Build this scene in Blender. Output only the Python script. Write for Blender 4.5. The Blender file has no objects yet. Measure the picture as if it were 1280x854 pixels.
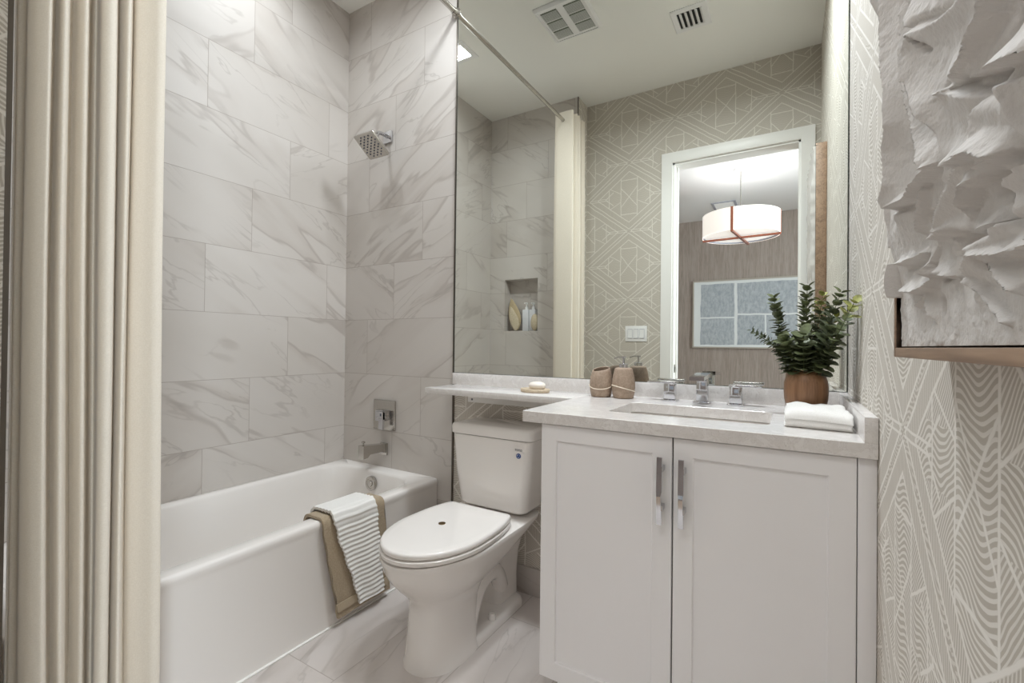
import bpy, bmesh, math, random
import numpy as np
from mathutils import Vector, Matrix, noise as mnoise

random.seed(7)
S = bpy.context.scene
COL = S.collection
PI = math.pi

# ------------------------------------------------------------------ camera
CAM = (0.0, -1.8217, 1.1134)
YAW, PITCH, ROLL, FPX = math.radians(31.1817), math.radians(0.4236), math.radians(0.6299), 576.416
cd = bpy.data.cameras.new('camera')
co = bpy.data.objects.new('camera', cd)
COL.objects.link(co)
fw = Vector((-math.sin(YAW) * math.cos(PITCH), math.cos(YAW) * math.cos(PITCH), math.sin(PITCH)))
r0 = Vector((math.cos(YAW), math.sin(YAW), 0))
u0 = r0.cross(fw)
rt = r0 * math.cos(ROLL) + u0 * math.sin(ROLL)
up = -r0 * math.sin(ROLL) + u0 * math.cos(ROLL)
co.matrix_world = Matrix(((rt.x, up.x, -fw.x, CAM[0]), (rt.y, up.y, -fw.y, CAM[1]), (rt.z, up.z, -fw.z, CAM[2]), (0, 0, 0, 1)))
cd.sensor_width = 36.0
cd.lens = 36.0 * FPX / 1280.0
cd.clip_start = 0.01
cd.clip_end = 60
S.camera = co

# ------------------------------------------------------------------ colour management, world, light
S.view_settings.view_transform = 'Standard'
S.view_settings.look = 'None'
S.view_settings.gamma = 1.0
S.view_settings.use_curve_mapping = False
S.view_settings.exposure = -0.22
S.cycles.use_denoising = True
S.cycles.max_bounces = 14
S.cycles.diffuse_bounces = 8
S.cycles.glossy_bounces = 6
S.cycles.caustics_reflective = False
S.cycles.caustics_refractive = False
S.cycles.sample_clamp_indirect = 6.0

W = bpy.data.worlds.new('world')
S.world = W
W.use_nodes = True
W.node_tree.nodes['Background'].inputs[0].default_value = (0.75, 0.85, 1.0, 1)
W.node_tree.nodes['Background'].inputs[1].default_value = 0.6

P_SPOT_TUB, P_SPOT_TOILET, P_FILL_VANITY = 5.2, 8, 18.5
P_SIDE_FILL, P_PENDANT, P_HEADER_FILL = 165, 6, 11
ZC = 3.07


def add_light(name, kind, loc, power, color, aim=(0, 0, -1), **kw):
    l = bpy.data.lights.new(name, kind)
    o = bpy.data.objects.new(name, l)
    COL.objects.link(o)
    o.location = loc
    l.energy = power
    l.color = color
    for k, v in kw.items():
        setattr(l, k, v)
    o.rotation_euler = Vector(aim).to_track_quat('-Z', 'Y').to_euler()
    return o


WARM = (0.91, 0.97, 1.01)
for nm_, x_, y_, p_ in (('downlight_over_tub', -1.92, -0.63, P_SPOT_TUB), ('downlight_over_toilet', -1.17, -0.34, P_SPOT_TOILET), ('fill_over_vanity', -0.24, -0.34, P_FILL_VANITY), ('fill_over_counter', -0.60, -0.34, P_FILL_VANITY)):  # the vanity and counter lamps are added fill, no such fixtures in view
    add_light(nm_, 'AREA', (x_, y_, ZC - (0.003 if x_ < -1.5 else 0.010)), p_, WARM, shape='SQUARE', size=0.115 if x_ < -1.5 or x_ == -1.17 else 0.19, spread=math.radians(165))
# unseen fill lamps added beyond the doorway: at the side and above door height
add_light('hall_side_fill', 'AREA', (2.15, -2.65, 1.6), P_SIDE_FILL, (0.84, 0.93, 1.0), aim=(-1, 0.25, 0), shape='RECTANGLE', size=1.4, size_y=2.2)
add_light('header_fill', 'AREA', (-0.36, -2.35, 2.84), P_HEADER_FILL, (1.0, 0.98, 0.96), aim=(0, 1, -0.85), shape='RECTANGLE', size=1.0, size_y=0.35)

# ------------------------------------------------------------------ node helpers


def lin(c):
    return tuple((x / 255 / 12.92 if x / 255 <= 0.04045 else ((x / 255 + 0.055) / 1.055) ** 2.4) for x in c)


class X:
    """a socket (or number) with arithmetic that makes Math nodes"""
    nt = None

    def __init__(self, s):
        self.s = s

    @staticmethod
    def op(o, *a, clamp=False):
        n = X.nt.nodes.new('ShaderNodeMath')
        n.operation = o
        n.use_clamp = clamp
        for i, v in enumerate(a):
            if isinstance(v, X):
                v = v.s
            if isinstance(v, (int, float)):
                n.inputs[i].default_value = v
            else:
                X.nt.links.new(v, n.inputs[i])
        return X(n.outputs[0])

    def __add__(s, o): return X.op('ADD', s, o)
    __radd__ = __add__
    def __sub__(s, o): return X.op('SUBTRACT', s, o)
    def __rsub__(s, o): return X.op('SUBTRACT', o, s)
    def __mul__(s, o): return X.op('MULTIPLY', s, o)
    __rmul__ = __mul__
    def __truediv__(s, o): return X.op('DIVIDE', s, o)
    def abs(s): return X.op('ABSOLUTE', s)
    def frac(s): return X.op('FRACT', s)
    def floor(s): return X.op('FLOOR', s)
    def lt(s, o): return X.op('LESS_THAN', s, o)
    def gt(s, o): return X.op('GREATER_THAN', s, o)
    def max(s, o): return X.op('MAXIMUM', s, o)
    def min(s, o): return X.op('MINIMUM', s, o)
    def sin(s): return X.op('SINE', s)
    def mod(s, o): return X.op('FLOORED_MODULO', s, o)
    def clamp(s): return X.op('ADD', s, 0.0, clamp=True)

    def step(s, a, b, lo=0.0, hi=1.0):
        n = X.nt.nodes.new('ShaderNodeMapRange')
        n.interpolation_type = 'SMOOTHSTEP'
        X.nt.links.new(s.s, n.inputs['Value'])
        n.inputs['From Min'].default_value = a
        n.inputs['From Max'].default_value = b
        n.inputs['To Min'].default_value = lo
        n.inputs['To Max'].default_value = hi
        return X(n.outputs[0])

    def line(s, w):
        return s.abs().step(w * 0.55, w * 1.25, 1.0, 0.0)


class Mat:
    def __init__(self, name, color=(0.8, 0.8, 0.8), rough=0.5, metal=0.0, spec=None, **kw):
        self.m = bpy.data.materials.new(name)
        self.m.use_nodes = True
        self.nt = self.m.node_tree
        X.nt = self.nt
        self.b = self.nt.nodes['Principled BSDF']
        self.b.inputs['Base Color'].default_value = (*color, 1)
        self.b.inputs['Roughness'].default_value = rough
        self.b.inputs['Metallic'].default_value = metal
        if spec is not None:
            self.b.inputs['Specular IOR Level'].default_value = spec
        for k, v in kw.items():
            self.b.inputs[k].default_value = v

    def new(self, t, **kw):
        n = self.nt.nodes.new(t)
        for k, v in kw.items():
            setattr(n, k, v)
        return n

    def link(self, a, b):
        self.nt.links.new(a.s if isinstance(a, X) else a, b)

    def coords(self, kind='Object'):
        tc = self.new('ShaderNodeTexCoord')
        sp = self.new('ShaderNodeSeparateXYZ')
        self.link(tc.outputs[kind], sp.inputs[0])
        return X(sp.outputs[0]), X(sp.outputs[1]), X(sp.outputs[2])

    def vec(self, a, b, c):
        n = self.new('ShaderNodeCombineXYZ')
        for i, v in enumerate((a, b, c)):
            if isinstance(v, X):
                self.link(v, n.inputs[i])
            else:
                n.inputs[i].default_value = v
        return n.outputs[0]

    def noise(self, vec, scale=1.0, detail=2.0, rough=0.5, dist=0.0):
        n = self.new('ShaderNodeTexNoise')
        if vec is not None:
            self.link(vec, n.inputs['Vector'])
        n.inputs['Scale'].default_value = scale
        n.inputs['Detail'].default_value = detail
        n.inputs['Roughness'].default_value = rough
        n.inputs['Distortion'].default_value = dist
        return X(n.outputs[0])

    def white(self, vec):
        n = self.new('ShaderNodeTexWhiteNoise')
        n.noise_dimensions = '3D'
        self.link(vec, n.inputs['Vector'])
        return X(n.outputs[0])

    def mix(self, f, a, b):
        n = self.new('ShaderNodeMix')
        n.data_type = 'RGBA'
        ins = [i for i in n.inputs if i.type == 'RGBA']
        fi = n.inputs[0]
        if isinstance(f, X):
            self.link(f, fi)
        else:
            fi.default_value = f
        for s, v in zip(ins, (a, b)):
            if isinstance(v, tuple):
                s.default_value = (*v, 1)
            else:
                self.link(v, s)
        return [o for o in n.outputs if o.type == 'RGBA'][0]

    def color(self, s):
        self.link(s, self.b.inputs['Base Color'])

    def rough(self, s):
        self.link(s, self.b.inputs['Roughness'])

    def bump(self, h, strength=0.3, dist=0.002):
        n = self.new('ShaderNodeBump')
        n.inputs['Strength'].default_value = strength
        n.inputs['Distance'].default_value = dist
        self.link(h, n.inputs['Height'])
        self.link(n.outputs[0], self.b.inputs['Normal'])


# ------------------------------------------------------------------ materials
def tile_mat(name, ax, h, z0, per, offs, axv='z', seed=0.0, base=(205, 200, 195), floor=False, lean=-1.0):
    """large marble porcelain tiles laid in a stagger; ax = axis the tile runs along"""
    M = Mat(name, rough=0.45)
    x, y, z = M.coords()
    a = {'x': x, 'y': y, 'z': z}
    u, v = a[ax], a[axv]
    row = ((v - z0) / h).floor()
    fv = ((v - z0) / h).frac()
    k = row.mod(float(len(offs)))
    off = None
    for i, o in enumerate(offs):
        t = X.op('COMPARE', k, float(i), 0.1) * o
        off = t if off is None else off + t
    uu = (u - off) / per
    colm = uu.floor()
    fu = uu.frac()
    gw = 0.0013
    du = fu.min(1.0 - fu) * per
    dv = fv.min(1.0 - fv) * h
    d = du.min(dv)
    grout = d.step(gw * 0.5, gw * 1.4, 1.0, 0.0)
    r1 = M.white(M.vec(row + seed, colm, 1.0))
    r2 = M.white(M.vec(row + seed, colm, 5.0))
    r3 = M.white(M.vec(row + seed, colm, 9.0))
    # per-tile shifted marble coordinates; veins lean along a diagonal
    px = u + r1 * 37.0
    pz = v + r2 * 23.0
    flip = (r3.gt(0.86) * -2.0 + 1.0) * lean
    slope = 0.75 if not floor else 0.4
    a1 = px * (0.8 * slope) + pz * flip * -1.0
    b1 = px + pz * flip * 0.6
    q1 = M.vec(b1 * 0.60, a1 * -2.3, r3 * 9.0)
    n1 = M.noise(q1, 1.25, 3.5, 0.5, 0.45)
    q2 = M.vec(b1 * 0.8 + 3.7, a1 * -2.8, r3 * 5.0 + 2.0)
    n2 = M.noise(q2, 1.5, 4.5, 0.55, 0.6)
    msk = M.noise(M.vec(px, pz, r1 * 4.0), 1.9, 2.0).step(0.36, 0.58)
    msk2 = M.noise(M.vec(px + 9.0, pz, r2 * 4.0), 2.2, 2.0).step(0.38, 0.60)
    v1 = (n1 - 0.5).abs().step(0.0, 0.022, 1.0, 0.0) * msk
    v1b = (n1 - 0.5).step(0.0, 0.11, 1.0, 0.0) * (n1 - 0.5).step(-0.02, 0.0, 0.0, 1.0) * msk
    v2 = (n2 - 0.53).abs().step(0.0, 0.016, 1.0, 0.0) * msk2
    cloud = M.noise(q1, 0.9, 3.0, 0.5)
    bc = lin(base)
    c = M.mix(cloud.step(0.35, 0.7) * 0.45, bc, lin(tuple(t * k for t, k in zip(base, (0.915, 0.905, 0.89)))))
    c = M.mix((v1b * 0.34).clamp(), c, lin((176, 166, 158)))
    c = M.mix((v1 * 0.44).clamp(), c, lin((158, 150, 144)))
    c = M.mix((v2 * 0.38).clamp(), c, lin((152, 144, 138)))
    c = M.mix(r2 * 0.16, c, lin((176, 168, 162)))
    c = M.mix(grout * 0.75, c, lin((158, 148, 140)))
    M.color(c)
    M.rough(grout * 0.3 + 0.46)
    M.bump(d.step(0.0, 0.002), 0.35, 0.0015)
    return M.m


def wallpaper_mat(name, ax, fill=1.0):
    """cream hand drawn diamonds, bands and waves printed on greige paper"""
    M = Mat(name, rough=0.7)
    x, y, z = M.coords()
    u = {'x': x, 'y': y}[ax]
    wob = M.noise(M.vec(u, z, 0.0), 9.0, 2.0) - 0.5
    wob2 = M.noise(M.vec(u, z, 7.0), 70.0, 1.0) - 0.5
    A, B = 0.342, 0.2675
    uo = -1.087 if ax == 'x' else -0.847
    zo = 2.011 if ax == 'x' else 2.585
    U = (u - uo) / A + wob * 0.035 + wob2 * 0.012
    V = (z - zo) / B + wob * 0.03
    s = U + V
    t = U - V
    ci = (s * 0.5).floor()
    cj = (t * 0.5).floor()
    ls = (s * 0.5).frac() * 2.0 - 1.0
    lt = (t * 0.5).frac() * 2.0 - 1.0
    du = (ls + lt) * 0.5
    dw = (ls - lt) * 0.5
    p, q = du.abs(), dw.abs()
    r = p + q
    w = 0.0145 if fill < 0.5 else 0.017
    L = (r - 0.945).line(w)
    L = L.max((r - 0.745).line(w))
    core = r.lt(0.745)
    L = L.max((p - 0.185).line(w * 0.62) * core * q.lt(0.56))
    L = L.max((q - p * 1.55).line(w * 1.2) * p.lt(0.19))
    L = L.max((q - 0.5).line(w * 0.8) * p.lt(0.185))
    L = L.max((q - 0.028).line(w * 0.6) * p.gt(0.50))
    L = L.max((p - 0.47).line(w * 0.6) * q.lt(0.27))
    L = L.max((r - 0.56).line(w) * p.gt(0.36) * q.lt(0.2))
    L = L.max((p - q * 1.4 - 0.02).line(w) * p.gt(0.19) * p.lt(0.47) * core)
    # filling hatches: straight fine lines in the bands, waves inside the diamonds
    rid = M.white(M.vec(ci, cj, 3.0))
    ph = M.noise(M.vec(du * 3.0, dw * 2.0 + rid * 30.0, rid * 9.0), 1.6, 1.0)
    wav = (z / 0.0100 + ph * 3.0 + (u * (48.0) + rid * 6.0).sin() * 0.9 + (p - 0.19).max(0.0) * 7.0)
    hw = (wav.frac() - 0.5).abs().step(0.17, 0.27, 1.0, 0.0)
    band = r.gt(0.745) * r.lt(0.945)
    fine = ((u / 0.0080 + wob * 3.0 + z * 10.0).frac() - 0.5).abs().step(0.16, 0.26, 1.0, 0.0)
    slant = ((u / 0.0085 + z / 0.010 + ph * 3.0).frac() - 0.5).abs().step(0.16, 0.27, 1.0, 0.0)
    side = core * p.gt(0.185)
    plain = r.gt(0.945)
    h = hw * core * p.lt(0.185) * 0.8 + slant * side * q.gt(0.15) * 0.75 + hw * side * q.lt(0.15) * 0.8 + fine * band * 0.7 + hw * plain * 0.6
    f = (L * (0.75 if fill < 0.5 else 1.0)).max(h * fill).clamp()
    weave = M.noise(M.vec(u * 400.0, z * 30.0, 0.0), 1.0, 1.0) * 0.25 + M.noise(M.vec(u * 30.0, z * 400.0, 5.0), 1.0, 1.0) * 0.25
    basec = M.mix(weave, lin((192, 185, 174)), lin((172, 164, 152)))
    M.color(M.mix(f, basec, lin((232, 228, 221))))
    M.bump(f, 0.15, 0.0008)
    return M.m


def wood_mat(name, c1, c2, ax='z', scale=1.0, rough=0.5, fine=1.0):
    M = Mat(name, rough=rough)
    x, y, z = M.coords()
    k = {'x': (0.06, 1, 1), 'y': (1, 0.06, 1), 'z': (1, 1, 0.06)}[ax]
    v = M.vec(x * k[0], y * k[1], z * k[2])
    n = M.noise(v, 60.0 * scale, 4.0, 0.6, 0.6)
    n2 = M.noise(v, 260.0 * scale * fine, 2.0, 0.5)
    M.color(M.mix((n * 0.8 + n2 * 0.5 - 0.2).step(0.25, 0.75), lin(c1), lin(c2)))
    M.bump(n2, 0.12, 0.0006)
    return M.m


def plaster_mat(name, c, rough=0.8, bump=0.1, scale=220.0):
    M = Mat(name, lin(c), rough=rough)
    x, y, z = M.coords()
    n = M.noise(M.vec(x, y, z), scale, 3.0)
    M.bump(n, bump, 0.001)
    return M.m


def fabric_mat(name, c, c2=None, scale=900.0, strength=0.35, rough=0.9, sheen=0.3, trans=0.0):
    M = Mat(name, lin(c), rough=rough)
    M.b.inputs['Sheen Weight'].default_value = sheen
    x, y, z = M.coords()
    wv = M.noise(M.vec(x * 2.2, y * 2.2, z * 0.35), scale, 1.0) * 0.5 + M.noise(M.vec(x * 0.4, y * 0.4, z * 2.0), scale, 1.0) * 0.5
    M.color(M.mix(wv.step(0.3, 0.7), lin(c), lin(c2 or c)))
    M.bump(wv, strength, 0.0012)
    return M.m


def stone_mat(name, c, c2, c3, scale=14.0, rough=0.15):
    M = Mat(name, rough=rough)
    x, y, z = M.coords()
    v = M.vec(x, y * 1.6, z)
    n = M.noise(v, scale, 6.0, 0.65, 1.2)
    n2 = M.noise(v, scale * 7, 3.0, 0.6)
    c_ = M.mix(n.step(0.4, 0.68), lin(c), lin(c2))
    c_ = M.mix(((n - 0.5).abs().step(0.0, 0.02, 1.0, 0.0) * 0.5 + n2.step(0.6, 0.75) * 0.35).clamp(), c_, lin(c3))
    M.color(c_)
    return M.m


m_tile_left = tile_mat('marble_tile_left', 'y', 0.308, 0.6313, 0.636, [-0.560, -0.364, -0.131])
m_tile_back = tile_mat('marble_tile_back', 'x', 0.308, 0.6313, 0.62, [-1.659, -2.067, -1.863], seed=40.0, lean=1.0)
m_tile_end = tile_mat('marble_tile_end', 'x', 0.308, 0.6313, 0.62, [-1.70, -2.09, -1.90], seed=80.0)
m_floor = tile_mat('marble_tile_floor', 'y', 0.3075, -1.5905, 0.614, [-0.812, -0.47], axv='x', seed=120.0, floor=True, base=(206, 199, 195))
m_base = tile_mat('marble_tile_base', 'x', 0.9, -0.5, 0.61, [-1.2], seed=140.0, base=(196, 189, 183))
m_paper_x = wallpaper_mat('wallpaper_x', 'x', 0.34)
m_paper_back = wallpaper_mat('wallpaper_back', 'x', 0.8)
m_paper_y = wallpaper_mat('wallpaper_y', 'y')
m_ceil = plaster_mat('ceiling_paint', (244, 244, 240), 0.8, 0.05)
m_ceil2 = plaster_mat('ceiling_paint_hall', (236, 238, 240), 0.8, 0.05)
m_trim = Mat('trim_paint', lin((240, 239, 236)), 0.35).m
m_white_plastic = Mat('white_plastic', lin((238, 238, 238)), 0.35).m
m_grey_wall = plaster_mat('hall_paint', (205, 200, 195))
m_woodwall = wood_mat('wood_wall', (168, 157, 150), (136, 124, 117), 'z', 0.5, 0.55)
m_hallfloor = wood_mat('hall_floor', (160, 140, 120), (130, 112, 96), 'y', 0.5)
m_chrome = Mat('chrome', lin((205, 205, 208)), 0.06, 1.0).m
m_nickel = Mat('brushed_nickel', lin((190, 186, 180)), 0.22, 1.0).m
m_darkmetal = Mat('dark_metal_edge', lin((105, 98, 90)), 0.4, 0.8).m
m_mirror = Mat('mirror_silver', (0.92, 0.94, 0.885), 0.0, 1.0).m
m_mirror_edge = Mat('mirror_edge', lin((70, 80, 76)), 0.2).m
m_porcelain = Mat('porcelain', lin((232, 228, 224)), 0.07, **{'Coat Weight': 0.3}).m
m_acrylic = Mat('white_enamel', lin((229, 225, 221)), 0.10).m
m_cab = Mat('cabinet_paint', lin((241, 240, 241)), 0.38).m
m_cab_dark = Mat('cabinet_shadow_gap', lin((90, 86, 82)), 0.6).m
m_counter = stone_mat('quartz', (228, 225, 223), (217, 213, 210), (190, 184, 180), 26.0, 0.12)
m_curtain = fabric_mat('curtain_linen', (240, 232, 219), (229, 220, 205), 500.0, 0.25, 0.9, 0.2)
_nt = m_curtain.node_tree
_tr = _nt.nodes.new('ShaderNodeBsdfTranslucent')
_tr.inputs[0].default_value = (*lin((236, 226, 208)), 1)
_mx = _nt.nodes.new('ShaderNodeMixShader')
_mx.inputs[0].default_value = 0.14
_out = _nt.nodes['Material Output']
_nt.links.new(_nt.nodes['Principled BSDF'].outputs[0], _mx.inputs[1])
_nt.links.new(_tr.outputs[0], _mx.inputs[2])
_nt.links.new(_mx.outputs[0], _out.inputs[0])
m_terry_white = fabric_mat('white_terry', (240, 239, 236), (228, 226, 222), 700.0, 0.5)
m_terry_beige = fabric_mat('beige_terry', (178, 161, 136), (146, 129, 104), 420.0, 0.9)
m_beige_band = fabric_mat('beige_woven_band', (184, 168, 143), (166, 149, 124), 900.0, 0.3)
m_black = Mat('black_rubber', lin((28, 28, 28)), 0.5).m
m_dark = Mat('dark_gap', lin((40, 40, 38)), 0.8).m
m_frame = wood_mat('walnut_frame', (164, 136, 112), (120, 95, 76), 'y', 0.7, 0.5)
m_vase = wood_mat('turned_wood', (150, 112, 82), (116, 82, 56), 'z', 0.8, 0.4)
m_relief = plaster_mat('plaster_relief', (206, 202, 198), 0.9, 0.8, 300.0)
m_cup = stone_mat('sand_stone', (168, 148, 130), (146, 126, 108), (122, 104, 88), 90.0, 0.7)
m_cord = Mat('cream_line', lin((226, 214, 196)), 0.6).m
m_soap = Mat('soap', lin((240, 232, 222)), 0.35).m
m_tray = stone_mat('travertine_tray', (206, 190, 166), (190, 172, 148), (160, 142, 118), 60.0, 0.7)
m_stem = Mat('stem_green', lin((96, 104, 62)), 0.6).m
m_leaf = []
for c in ((70, 78, 54), (84, 92, 62), (128, 130, 74)):
    M = Mat('eucalyptus_leaf', lin(c), 0.5)
    x, y, z = M.coords()
    M.color(M.mix(M.noise(M.vec(x, y, z), 70.0, 2.0).step(0.35, 0.65), lin(c), lin(tuple(int(t * 1.28) for t in c))))
    m_leaf.append(M.m)
m_bronze = Mat('bronze', lin((140, 116, 78)), 0.3, 1.0).m
m_blue = Mat('blue_print', lin((40, 80, 150)), 0.4).m
m_ink = Mat('dark_print', lin((80, 84, 96)), 0.5).m
m_grille = Mat('grille_backing', lin((120, 128, 112)), 0.7).m
m_vent_grey = Mat('vent_grey', lin((170, 174, 186)), 0.5).m
m_copper = Mat('copper_strap', lin((176, 112, 92)), 0.35, 0.6).m
m_loofah = fabric_mat('natural_canvas', (196, 180, 148), (172, 154, 122), 300.0, 0.4)
m_bristle = fabric_mat('bristle_cream', (216, 204, 178), (186, 172, 146), 260.0, 0.8)
m_bottle = Mat('bottle_white', lin((222, 224, 228)), 0.3).m


def emis(name, c, s):
    M = Mat(name, c, 0.5)
    M.b.inputs['Emission Color'].default_value = (*c, 1)
    M.b.inputs['Emission Strength'].default_value = s
    return M.m


m_lens = emis('downlight_lens', (0.95, 0.98, 1.0), 10.0)
m_shade = emis('lamp_shade_linen', (1.0, 0.94, 0.92), 0.66)
m_diffuser = emis('lamp_diffuser', (1.0, 0.96, 0.95), 0.60)


def painting_mat():
    M = Mat('abstract_canvas', rough=0.8)
    x, y, z = M.coords()
    w = M.noise(M.vec(x, y, z), 5.0, 2.0) - 0.5
    u = x + w * 0.03
    v = z + w * 0.03
    n = M.noise(M.vec(x * 1.0, y, z * 0.5), 28.0, 4.0, 0.7)
    n2 = M.noise(M.vec(x * 60.0, y, z * 4.0), 1.0, 2.0)
    body = M.mix((n * 0.85 + n2 * 0.2).step(0.3, 0.8), lin((152, 160, 168)), lin((190, 197, 203)))
    line = ((u + 0.26).line(0.022)).max((v - 0.46).line(0.012) * u.lt(-0.24)).max((v - 0.50).line(0.012) * u.gt(-0.24)).max((u - 0.13).line(0.01) * v.lt(0.5))
    edge = u.lt(-0.75).max(v.lt(0.05)).max(v.gt(0.97))
    M.color(M.mix(line.max(edge).clamp() * 0.9, body, lin((228, 232, 234))))
    return M.m


m_painting = painting_mat()

# ------------------------------------------------------------------ mesh helpers


def box(bm, x0, x1, y0, y1, z0, z1, bev=0.0, seg=2):
    vs = [bm.verts.new((x, y, z)) for z in (z0, z1) for y in (y0, y1) for x in (x0, x1)]
    fs = [bm.faces.new([vs[i] for i in f]) for f in ((0, 2, 3, 1), (4, 5, 7, 6), (0, 1, 5, 4), (1, 3, 7, 5), (3, 2, 6, 7), (2, 0, 4, 6))]
    if bev > 0:
        es = list({e for f in fs for e in f.edges})
        bmesh.ops.bevel(bm, geom=es, offset=bev, segments=seg, profile=0.5, affect='EDGES')


def loft(bm, loops, cap0=True, cap1=True, closed=True):
    rows = [[bm.verts.new(p) for p in l] for l in loops]
    n = len(rows[0])
    for a, b in zip(rows, rows[1:]):
        for i in range(n if closed else n - 1):
            j = (i + 1) % n
            try:
                bm.faces.new((a[i], a[j], b[j], b[i]))
            except ValueError:
                pass
    if cap0:
        bm.faces.new(list(reversed(rows[0])))
    if cap1:
        bm.faces.new(rows[-1])
    return rows


def rrect(x0, x1, y0, y1, r, z, nc=6, ns=6):
    """rounded rectangle loop, counter-clockwise, fixed vertex count"""
    r = min(r, (x1 - x0) / 2 - 1e-4, (y1 - y0) / 2 - 1e-4)
    cs = [(x1 - r, y1 - r, 0), (x0 + r, y1 - r, PI / 2), (x0 + r, y0 + r, PI), (x1 - r, y0 + r, 3 * PI / 2)]
    pts = []
    for k, (cx, cy, a0) in enumerate(cs):
        arc = [(cx + r * math.cos(a0 + i * PI / 2 / nc), cy + r * math.sin(a0 + i * PI / 2 / nc)) for i in range(nc + 1)]
        pts += arc
        nx, ny, na = cs[(k + 1) % 4]
        q = (nx + r * math.cos(na), ny + r * math.sin(na))
        for i in range(1, ns):
            f = i / ns
            pts.append((arc[-1][0] * (1 - f) + q[0] * f, arc[-1][1] * (1 - f) + q[1] * f))
    return [(p[0], p[1], z) for p in pts]


def lathe(bm, prof, cx=0.0, cy=0.0, n=32, cap0=True, cap1=True):
    loft(bm, [[(cx + r * math.cos(2 * PI * i / n), cy + r * math.sin(2 * PI * i / n), z) for i in range(n)] for r, z in prof], cap0, cap1)


def tube(bm, pts, r, n=12, cap=True):
    pts = [Vector(p) for p in pts]
    rs = r if isinstance(r, (list, tuple)) else [r] * len(pts)
    t0 = (pts[1] - pts[0]).normalized()
    ref = Vector((0, 0, 1)) if abs(t0.z) < 0.9 else Vector((1, 0, 0))
    nrm = t0.cross(ref).normalized()
    loops = []
    for i, p in enumerate(pts):
        t = (pts[min(i + 1, len(pts) - 1)] - pts[max(i - 1, 0)]).normalized()
        nrm = (nrm - t * nrm.dot(t)).normalized()
        b = t.cross(nrm)
        loops.append([tuple(p + (nrm * math.cos(2 * PI * k / n) + b * math.sin(2 * PI * k / n)) * rs[i]) for k in range(n)])
    loft(bm, loops, cap, cap)


def spline(pts, n=8):
    P = [Vector(p) for p in pts]
    P = [P[0] * 2 - P[1]] + P + [P[-1] * 2 - P[-2]]
    out = []
    for i in range(1, len(P) - 2):
        for k in range(n):
            t = k / n
            a, b, c, d = P[i - 1], P[i], P[i + 1], P[i + 2]
            out.append(0.5 * ((2 * b) + (c - a) * t + (2 * a - 5 * b + 4 * c - d) * t * t + (3 * b - a - 3 * c + d) * t ** 3))
    out.append(P[-2])
    return out


def strip(bm, path, ys, thick, fn=None):
    """cloth: a path in a 2-D plane (a,b) swept along s; fn maps (a,b,s,side)->xyz"""
    pts = [Vector((p[0], p[1])) for p in path]
    nr = []
    for i in range(len(pts)):
        t = (pts[min(i + 1, len(pts) - 1)] - pts[max(i - 1, 0)]).normalized()
        nr.append(Vector((-t.y, t.x)))
    prof = [(p + n * thick / 2, i) for i, (p, n) in enumerate(zip(pts, nr))] + [(p - n * thick / 2, i) for i, (p, n) in reversed(list(enumerate(zip(pts, nr))))]
    loft(bm, [[fn(p.x, p.y, s, i) for p, i in prof] for s in ys])


def obj(name, bm, mat, parent=None, base=None, smooth=True, ang=40):
    """bm is in world coordinates (for parts of a thing too); base = the origin of a top-level mesh"""
    off = Vector((0, 0, 0))
    if parent is not None:
        p = parent
        while p is not None:
            off += Vector(p.location)
            p = p.parent
    elif base is not None:
        off = Vector(base)
    bmesh.ops.remove_doubles(bm, verts=bm.verts, dist=1e-6)
    bmesh.ops.recalc_face_normals(bm, faces=bm.faces)
    bmesh.ops.translate(bm, verts=bm.verts, vec=-off)
    me = bpy.data.meshes.new(name)
    bm.to_mesh(me)
    bm.free()
    if smooth:
        me.polygons.foreach_set('use_smooth', [True] * len(me.polygons))
        me.set_sharp_from_angle(angle=math.radians(ang))
    me.materials.append(mat)
    o = bpy.data.objects.new(name, me)
    COL.objects.link(o)
    if parent is not None:
        o.parent = parent
    elif base is not None:
        o.location = base
    return o


def thing(name, label, cat, loc, group=None):
    o = bpy.data.objects.new(name, None)
    COL.objects.link(o)
    o.empty_display_size = 0.05
    o.location = loc
    o['label'] = label
    o['category'] = cat
    if group:
        o['group'] = group
    return o


def tag(o, label, cat, group=None):
    o['label'] = label
    o['category'] = cat
    if group:
        o['group'] = group
    return o


def struct(name, bm, mat, label=None, cat=None):
    o = obj(name, bm, mat)
    o['kind'] = 'structure'
    if label:
        o['label'] = label
    if cat:
        o['category'] = cat
    return o


def B():
    return bmesh.new()


def bx(*a, **k):
    b = B()
    box(b, *a, **k)
    return b


# ------------------------------------------------------------------ the setting
XL, XR = -2.2556, 0.1569
YW, YD = -1.540, -1.726            # tub end wall, door wall
XW = -1.440                        # where tile meets wallpaper
YD2 = -1.85
YF = -5.80                         # far wall of the room beyond
DL, DR, DT = -0.762, 0.052, 2.478  # door opening

struct('floor', bx(XL - 0.1, XR + 0.1, YD2, 0.1, -0.08, 0.0), m_floor, 'grey veined marble tile bathroom floor', 'floor')
struct('ceiling', bx(XL - 0.1, XR + 0.1, YD2, 0.1, ZC, ZC + 0.08), m_ceil, 'off white bathroom ceiling', 'ceiling')
struct('wall_left', bx(XL - 0.1, XL, YD2, 0.1, 0.0, ZC), m_tile_left, 'long marble tile wall behind the bathtub', 'wall')
struct('wall_shower', bx(XL, XW, 0.0, 0.1, 0.0, ZC), m_tile_back, 'marble tile wall with the shower head', 'wall')
struct('wall_back', bx(XW, XR, 0.003, 0.1, 0.0, ZC), m_paper_back, 'patterned wallpaper wall behind toilet and mirror', 'wall')
struct('wall_right', bx(XR, XR + 0.1, YD2, 0.1, 0.0, ZC), m_paper_y, 'patterned wallpaper wall beside the vanity', 'wall')

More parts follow.
